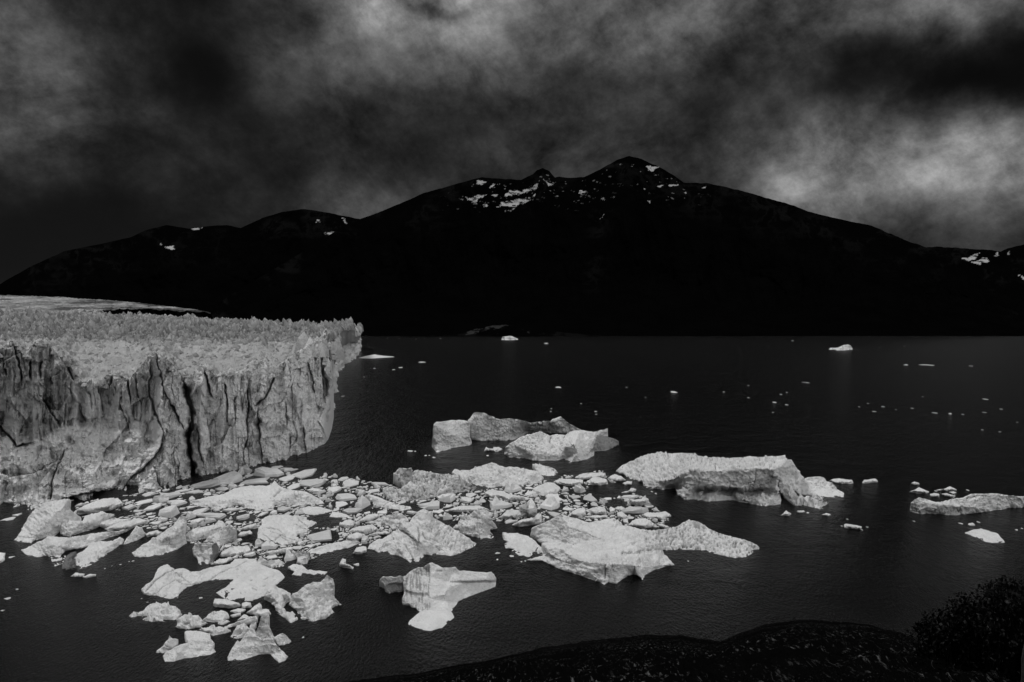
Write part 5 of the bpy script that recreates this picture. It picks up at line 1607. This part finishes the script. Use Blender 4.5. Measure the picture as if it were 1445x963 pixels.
NEAR = [(24, 832, 5), (10.5, 845, 9), (3, 862, 7), (23, 715, 9), (10, 733, 16), (25, 727, 14), (148, 803, 3), (158, 799, 2), (170, 797, 4), (182, 793, 2), (188, 792, 4), (208, 850.5, 4), (200, 845, 2), (283, 844, 6),
        (703, 781, 9), (722, 785, 9), (702, 790, 3), (741, 792, 4), (736, 793, 3), (1188, 743, 3), (1216, 748, 3), (1224, 744, 3), (1196, 733, 3), (1434, 748, 5), (1442, 746, 3), (1290, 736, 3), (1370, 741, 14),
        (1356, 739, 6), (1380, 737, 8), (579, 637, 9), (586, 637, 3), (601, 643, 4), (612, 646, 6), (688, 643, 5), (700, 634, 10), (606, 643, 3), (965, 691, 9), (920, 694, 3), (925, 697, 3), (1160, 718, 4), (1171, 727, 3),
        (971, 792, 2), (820, 570, 3), (841, 581, 5), (778, 577, 3), (415, 785, 4), (428, 900, 4), (60, 745, 4), (15, 787, 10), (98, 707, 10), (1140, 724, 6), (1320, 693, 4), (1345, 690, 8), (1366, 692, 4)]

items = [('field',) + m for m in made] + [('far', x, y, w, max(1.0, w * .22)) for x, y, w in SPECK] + [('near', x, y, w, max(1.6, w * .33)) for x, y, w in NEAR]
# the 300 that show largest stay individuals
ranked = sorted(range(len(items)), key=lambda k: (0 if items[k][0] != 'field' else 1, -items[k][3] * items[k][4]))
solo = set(ranked[:298])
ZONES = [('small flat floe in the tight brash at the foot of the glacier cliff', 'floes packed below the glacier cliff'),
         ('small flat floe in the middle of the brash around the broken pyramid iceberg', 'floes packed in the middle of the brash'),
         ('small flat floe in the right part of the brash beyond the great central iceberg', 'floes packed in the right part of the brash'),
         ('tiny bright ice scrap drifting far out on the open lake', 'ice scraps far out on the lake'),
         ('tiny bright ice scrap drifting on near dark water beside the large icebergs', 'ice scraps beside the icebergs')]
rest_v, rest_f = [], []
nb = 0
for k, (kind, cx, cy, w, h) in enumerate(items):
    V, fc, (X, Y) = chunk(cx, cy, w, h, 9000 + k, 1.0 if kind == 'field' else .7 if kind == 'near' else .35)
    V = np.asarray(V)
    if k in solo:
        ob = make_mesh('ice_scrap' if kind != 'field' else 'brash_floe', V + np.array([X, Y, 0]), fc, M_FLOE, tone=np.full(len(V), rng.uniform(.76, 1.12)), origin=(X, Y, 0), smooth=False)
        z = 3 if kind == 'far' else 4 if kind == 'near' else 0 if cx < 430 else 1 if cx < 660 else 2
        tag(ob, ZONES[z][0], 'ice floe', ZONES[z][1])
    else:
        rest_v.append(V + np.array([X, Y, 0]))
        rest_f += [tuple(i + nb for i in f) for f in fc]
        nb += len(V)
print('brash', len(items), 'rest', len(rest_v))
if rest_v:
    V = np.concatenate(rest_v, 0)
    ob = make_mesh('brash_ice', V, rest_f, M_FLOE, tone=.92 + .2 * vnoise(V / 3.0, 55), smooth=False)
    tag(ob, 'countless tiny crumbs of broken ice filling the brash between the icebergs', 'brash ice', kind='stuff')

# two far icebergs
berg('tiny pale iceberg far out near the foot of the mountain', [('x', pts('340,60,0 343,53,6 360,51,8 368,54,5 375,57,2 376,60,0 358,60.5,0', L7), rg(L7, '343,56,3 360,56,4 372,58,1'), dict(amp=.3, step=.8, fine=.3))])
berg('tiny low iceberg far out on the right of the lake', [('x', pts('1032,80,0 1036,76,3 1052,76,4 1062,72,8 1078,71,8 1082,76,4 1083,80,1 1066,82,0 1045,82,0', L7), rg(L7, '1040,78,2 1060,77,4 1078,76,4'), dict(amp=.5, step=.8, fine=.4))])

# ================================================================== PLANTS ON THE HILLSIDE


def leaf_mesh(centres, dirs, size, rng_):
    """many small folded leaves"""
    n = len(centres)
    d = dirs / (np.linalg.norm(dirs, axis=1)[:, None] + 1e-9)
    up = rng_.normal(size=(n, 3))
    sd_ = np.cross(d, up); sd_ /= np.linalg.norm(sd_, axis=1)[:, None] + 1e-9
    nr_ = np.cross(sd_, d)
    sz = size * rng_.uniform(.6, 1.3, n)[:, None]
    a = centres
    b = centres + d * sz * .5 + sd_ * sz * .36 + nr_ * sz * .08
    c = centres + d * sz
    e = centres + d * sz * .5 - sd_ * sz * .36 + nr_ * sz * .08
    V = np.stack([a, b, c, e], 1).reshape(-1, 3)
    k = np.arange(n)[:, None] * 4
    return V, np.concatenate([k, k + 1, k + 2, k + 3], 1)


def tube(p0, p1, r0, r1, seg=5, bend=0.0, rng_=None, n=5):
    p0 = np.array(p0, float); p1 = np.array(p1, float)
    ax = p1 - p0
    t_ = np.linspace(0, 1, n)
    off = np.zeros((n, 3))
    if bend:
        o = rng_.normal(size=3); o -= ax * (o @ ax) / (ax @ ax)
        off = np.sin(t_ * math.pi)[:, None] * o * bend
    c = p0 + t_[:, None] * ax + off
    ax = ax / np.linalg.norm(ax)
    u_ = np.cross(ax, [0.3, .9, .2]); u_ /= np.linalg.norm(u_)
    v_ = np.cross(ax, u_)
    r = r0 + (r1 - r0) * t_
    an = np.linspace(0, 2 * math.pi, seg, endpoint=False)
    V = (c[:, None, :] + r[:, None, None] * (np.cos(an)[None, :, None] * u_ + np.sin(an)[None, :, None] * v_)).reshape(-1, 3)
    fc = []
    for k in range(n - 1):
        for i in range(seg):
            j = (i + 1) % seg
            fc.append((k * seg + i, k * seg + j, (k + 1) * seg + j, (k + 1) * seg + i))
    return V, fc


def join(parts):
    vs, fs, nb_ = [], [], 0
    for v, f in parts:
        v = np.asarray(v)
        vs.append(v)
        fs += [tuple(int(i) + nb_ for i in q) for q in f]
        nb_ += len(v)
    return np.concatenate(vs, 0), fs


def pxpt(px, py, Y):
    return np.array([(px - 722.5) / F * Y, Y, CH - (py - HZ) / F * Y])


def shrub(label, base_px, Y, sprays, leaf, seed, per=46, rad=.16):
    """sprays: photo pixels of the branch tips; each carries a leafy spray around its outer half"""
    r_ = np.random.default_rng(seed)
    base = pxpt(base_px[0], base_px[1], Y)
    root = empty('shrub', base)
    st, lc, ld = [], [], []
    for (tx_, ty_) in sprays:
        tip = pxpt(tx_, ty_, Y + r_.uniform(-.5, .5))
        b0 = base + r_.normal(size=3) * .08
        st.append(tube(b0, tip, .012, .002, 5, .06, r_, 6))
        ax = (tip - b0) / np.linalg.norm(tip - b0)
        rad_ = rad * (.45 if r_.random() < .3 else 1.0)
        for q in range(per if rad_ == rad else per // 3):
            o = r_.normal(size=3) * np.array([1.0, 1.2, .8])
            o *= rad_ * r_.random() ** .45 / np.linalg.norm(o)
            c = tip - ax * rad_ * .9 + o
            lc.append(c)
            ld.append(o / rad * .8 + r_.normal(size=3) * .7 + np.array([0, 0, .25]))
    V, fc = join(st)
    make_mesh('stem', V, fc, M_BARK, parent=root, origin=base)
    V, fc = leaf_mesh(np.array(lc), np.array(ld), leaf, r_)
    make_mesh('foliage', V, fc, M_LEAF, parent=root, origin=base, smooth=False)
    return tag(root, label, 'shrub')


def fan(x0, x1, edge, n, seed, low=963):
    r_ = np.random.default_rng(seed)
    ex = [e[0] for e in edge]; ey = [e[1] for e in edge]
    out = []
    for i in range(n):
        x = r_.uniform(x0, x1)
        e = float(np.interp(x, ex, ey)) + 9 * math.sin(x * .37 + seed) * math.sin(x * .11) + 3 * math.sin(x * .9)
        y = e + (low - e) * r_.random() ** 2.2 * .95
        out.append((x, y + 5))
    for i in range(n // 3):
        x = r_.uniform(x0, x1)
        out.append((x, float(np.interp(x, ex, ey)) + r_.uniform(-16, 3)))
    return out


EDGE = [(1285, 905), (1296, 893), (1305, 886), (1330, 876), (1345, 874), (1356, 868), (1366, 862), (1380, 858), (1390, 852), (1400, 834), (1412, 829), (1426, 827), (1436, 831), (1450, 832), (1480, 838), (1520, 850)]
shrub('tall dense dark shrub in the bottom right corner', (1425, 1010), 6.5, fan(1390, 1500, EDGE, 150, 1), .036, 1, 34, .115)
shrub('bushy dark shrub with upright leafy tips, left of the tallest corner shrub', (1368, 1000), 7.2, fan(1335, 1402, EDGE, 90, 2) + [(1357, 836), (1362, 838), (1353, 842), (1352, 855)], .038, 2, 40, .12)
shrub('low dark shrub at the left of the corner thicket, above the hillside notch', (1318, 990), 7.8, fan(1288, 1345, EDGE, 60, 3), .038, 3, 40, .12)
shrub('thin leafy sprig with separate twigs poking out over the water', (1322, 905), 7.6, [(1319, 860), (1308, 868), (1300, 881), (1304, 870), (1316, 866), (1330, 872)], .030, 4, 20, .05)
shrub('low leafy clump at the dip between rock dome and corner thicket', (1285, 960), 9.5, [(1277, 893), (1283, 899), (1290, 900), (1270, 903), (1262, 906), (1292, 908)], .03, 5, 40, .14)
shrub('slim upright leafy shoots standing clear of the thicket, left of the bare twig', (1358, 900), 7.0, [(1357, 838), (1353, 846), (1362, 843), (1349, 852), (1359, 852), (1366, 852), (1355, 860), (1372, 855), (1345, 862)], .034, 6, 16, .055)
tw = tube(pxpt(1390, 868, 6.6), pxpt(1387, 821, 6.6), .005, .0015, 5, .02, np.random.default_rng(3), 6)
tag(make_mesh('bare_twig', tw[0], tw[1], M_BARK, origin=pxpt(1390, 868, 6.6)), 'single bare twig rising above the corner shrubs', 'twig')

# bleached dead stems lying on the slope
r_ = np.random.default_rng(5)
for lab, lines, Yt in (
        ('pair of long bleached dead stems slanting down the rocky slope', [((1138, 933), (1172, 962)), ((1146, 934), (1168, 958)), ((1149, 948), (1166, 964))], 6.0),
        ('curved pale dead stem bending down beside the slanting pair', [((1168, 934), (1182, 940)), ((1182, 940), (1206, 966))], 6.0),
        ('short pale dead stem standing in the plants below the corner thicket', [((1316, 932), (1319, 944))], 6.2),
        ('thick pale dead stick at the bottom right edge of the view', [((1448, 905), (1443, 930)), ((1443, 930), (1441, 975))], 5.0)):
    q = [tube(pxpt(a[0], a[1], Yt), pxpt(b[0], b[1], Yt), .0045 if Yt > 5.5 else .009, .0035 if Yt > 5.5 else .008, 5, .01, r_, 5) for a, b in lines]
    V, fc = join(q)
    tag(make_mesh('dead_stem', V, fc, M_TWIG, origin=tuple(V[0])), lab, 'dead stem')

# ground plants: small leaves and blades scattered over the whole slope
n = 34000
ui = rng.integers(0, H.shape[1], n)
vi = np.clip((rng.random(n) ** .8 * H.shape[0]).astype(int), 0, H.shape[0] - 1)
cpos = H[vi, ui] + rng.normal(size=(n, 3)) * .03
clump = fbm(cpos * np.array([.9, .9, .9]), 3, 201)
xpx = cpos[:, 0] / cpos[:, 1] * F + 722.5
keep = (clump > np.interp(xpx, [700, 1000, 1200, 1300], [.25, .12, -.05, -.4]))
cpos = cpos[keep]
dr = rng.normal(size=(len(cpos), 3)) * .7 + np.array([0, 0, .8])
cpos[:, 2] += rng.random(len(cpos)) * .06
nb2 = 3200
ui = rng.integers(0, H.shape[1], nb2)
tuft = H[-1, ui] + rng.normal(size=(nb2, 3)) * np.array([.05, .25, .02])
hgt = np.clip(fbm(np.stack([tuft[:, 0] * .9, 0 * ui, 0 * ui], -1), 4, 202, .65) + .12, 0, 1)
keep2 = hgt > .04
tuft[:, 2] += rng.random(nb2) * hgt * .34 - .03
cpos = np.concatenate([cpos, tuft[keep2]], 0)
dr = np.concatenate([dr, rng.normal(size=(int(keep2.sum()), 3)) * .5 + np.array([0, 0, 1.0])], 0)
V, fc = leaf_mesh(cpos, dr, .010 + .0013 * cpos[:, 1:2], rng)
tag(make_mesh('ground_cover', V, fc, M_LEAF, smooth=False), 'low dark ground plants and grass blades covering the rocky slope', 'ground cover', kind='stuff')
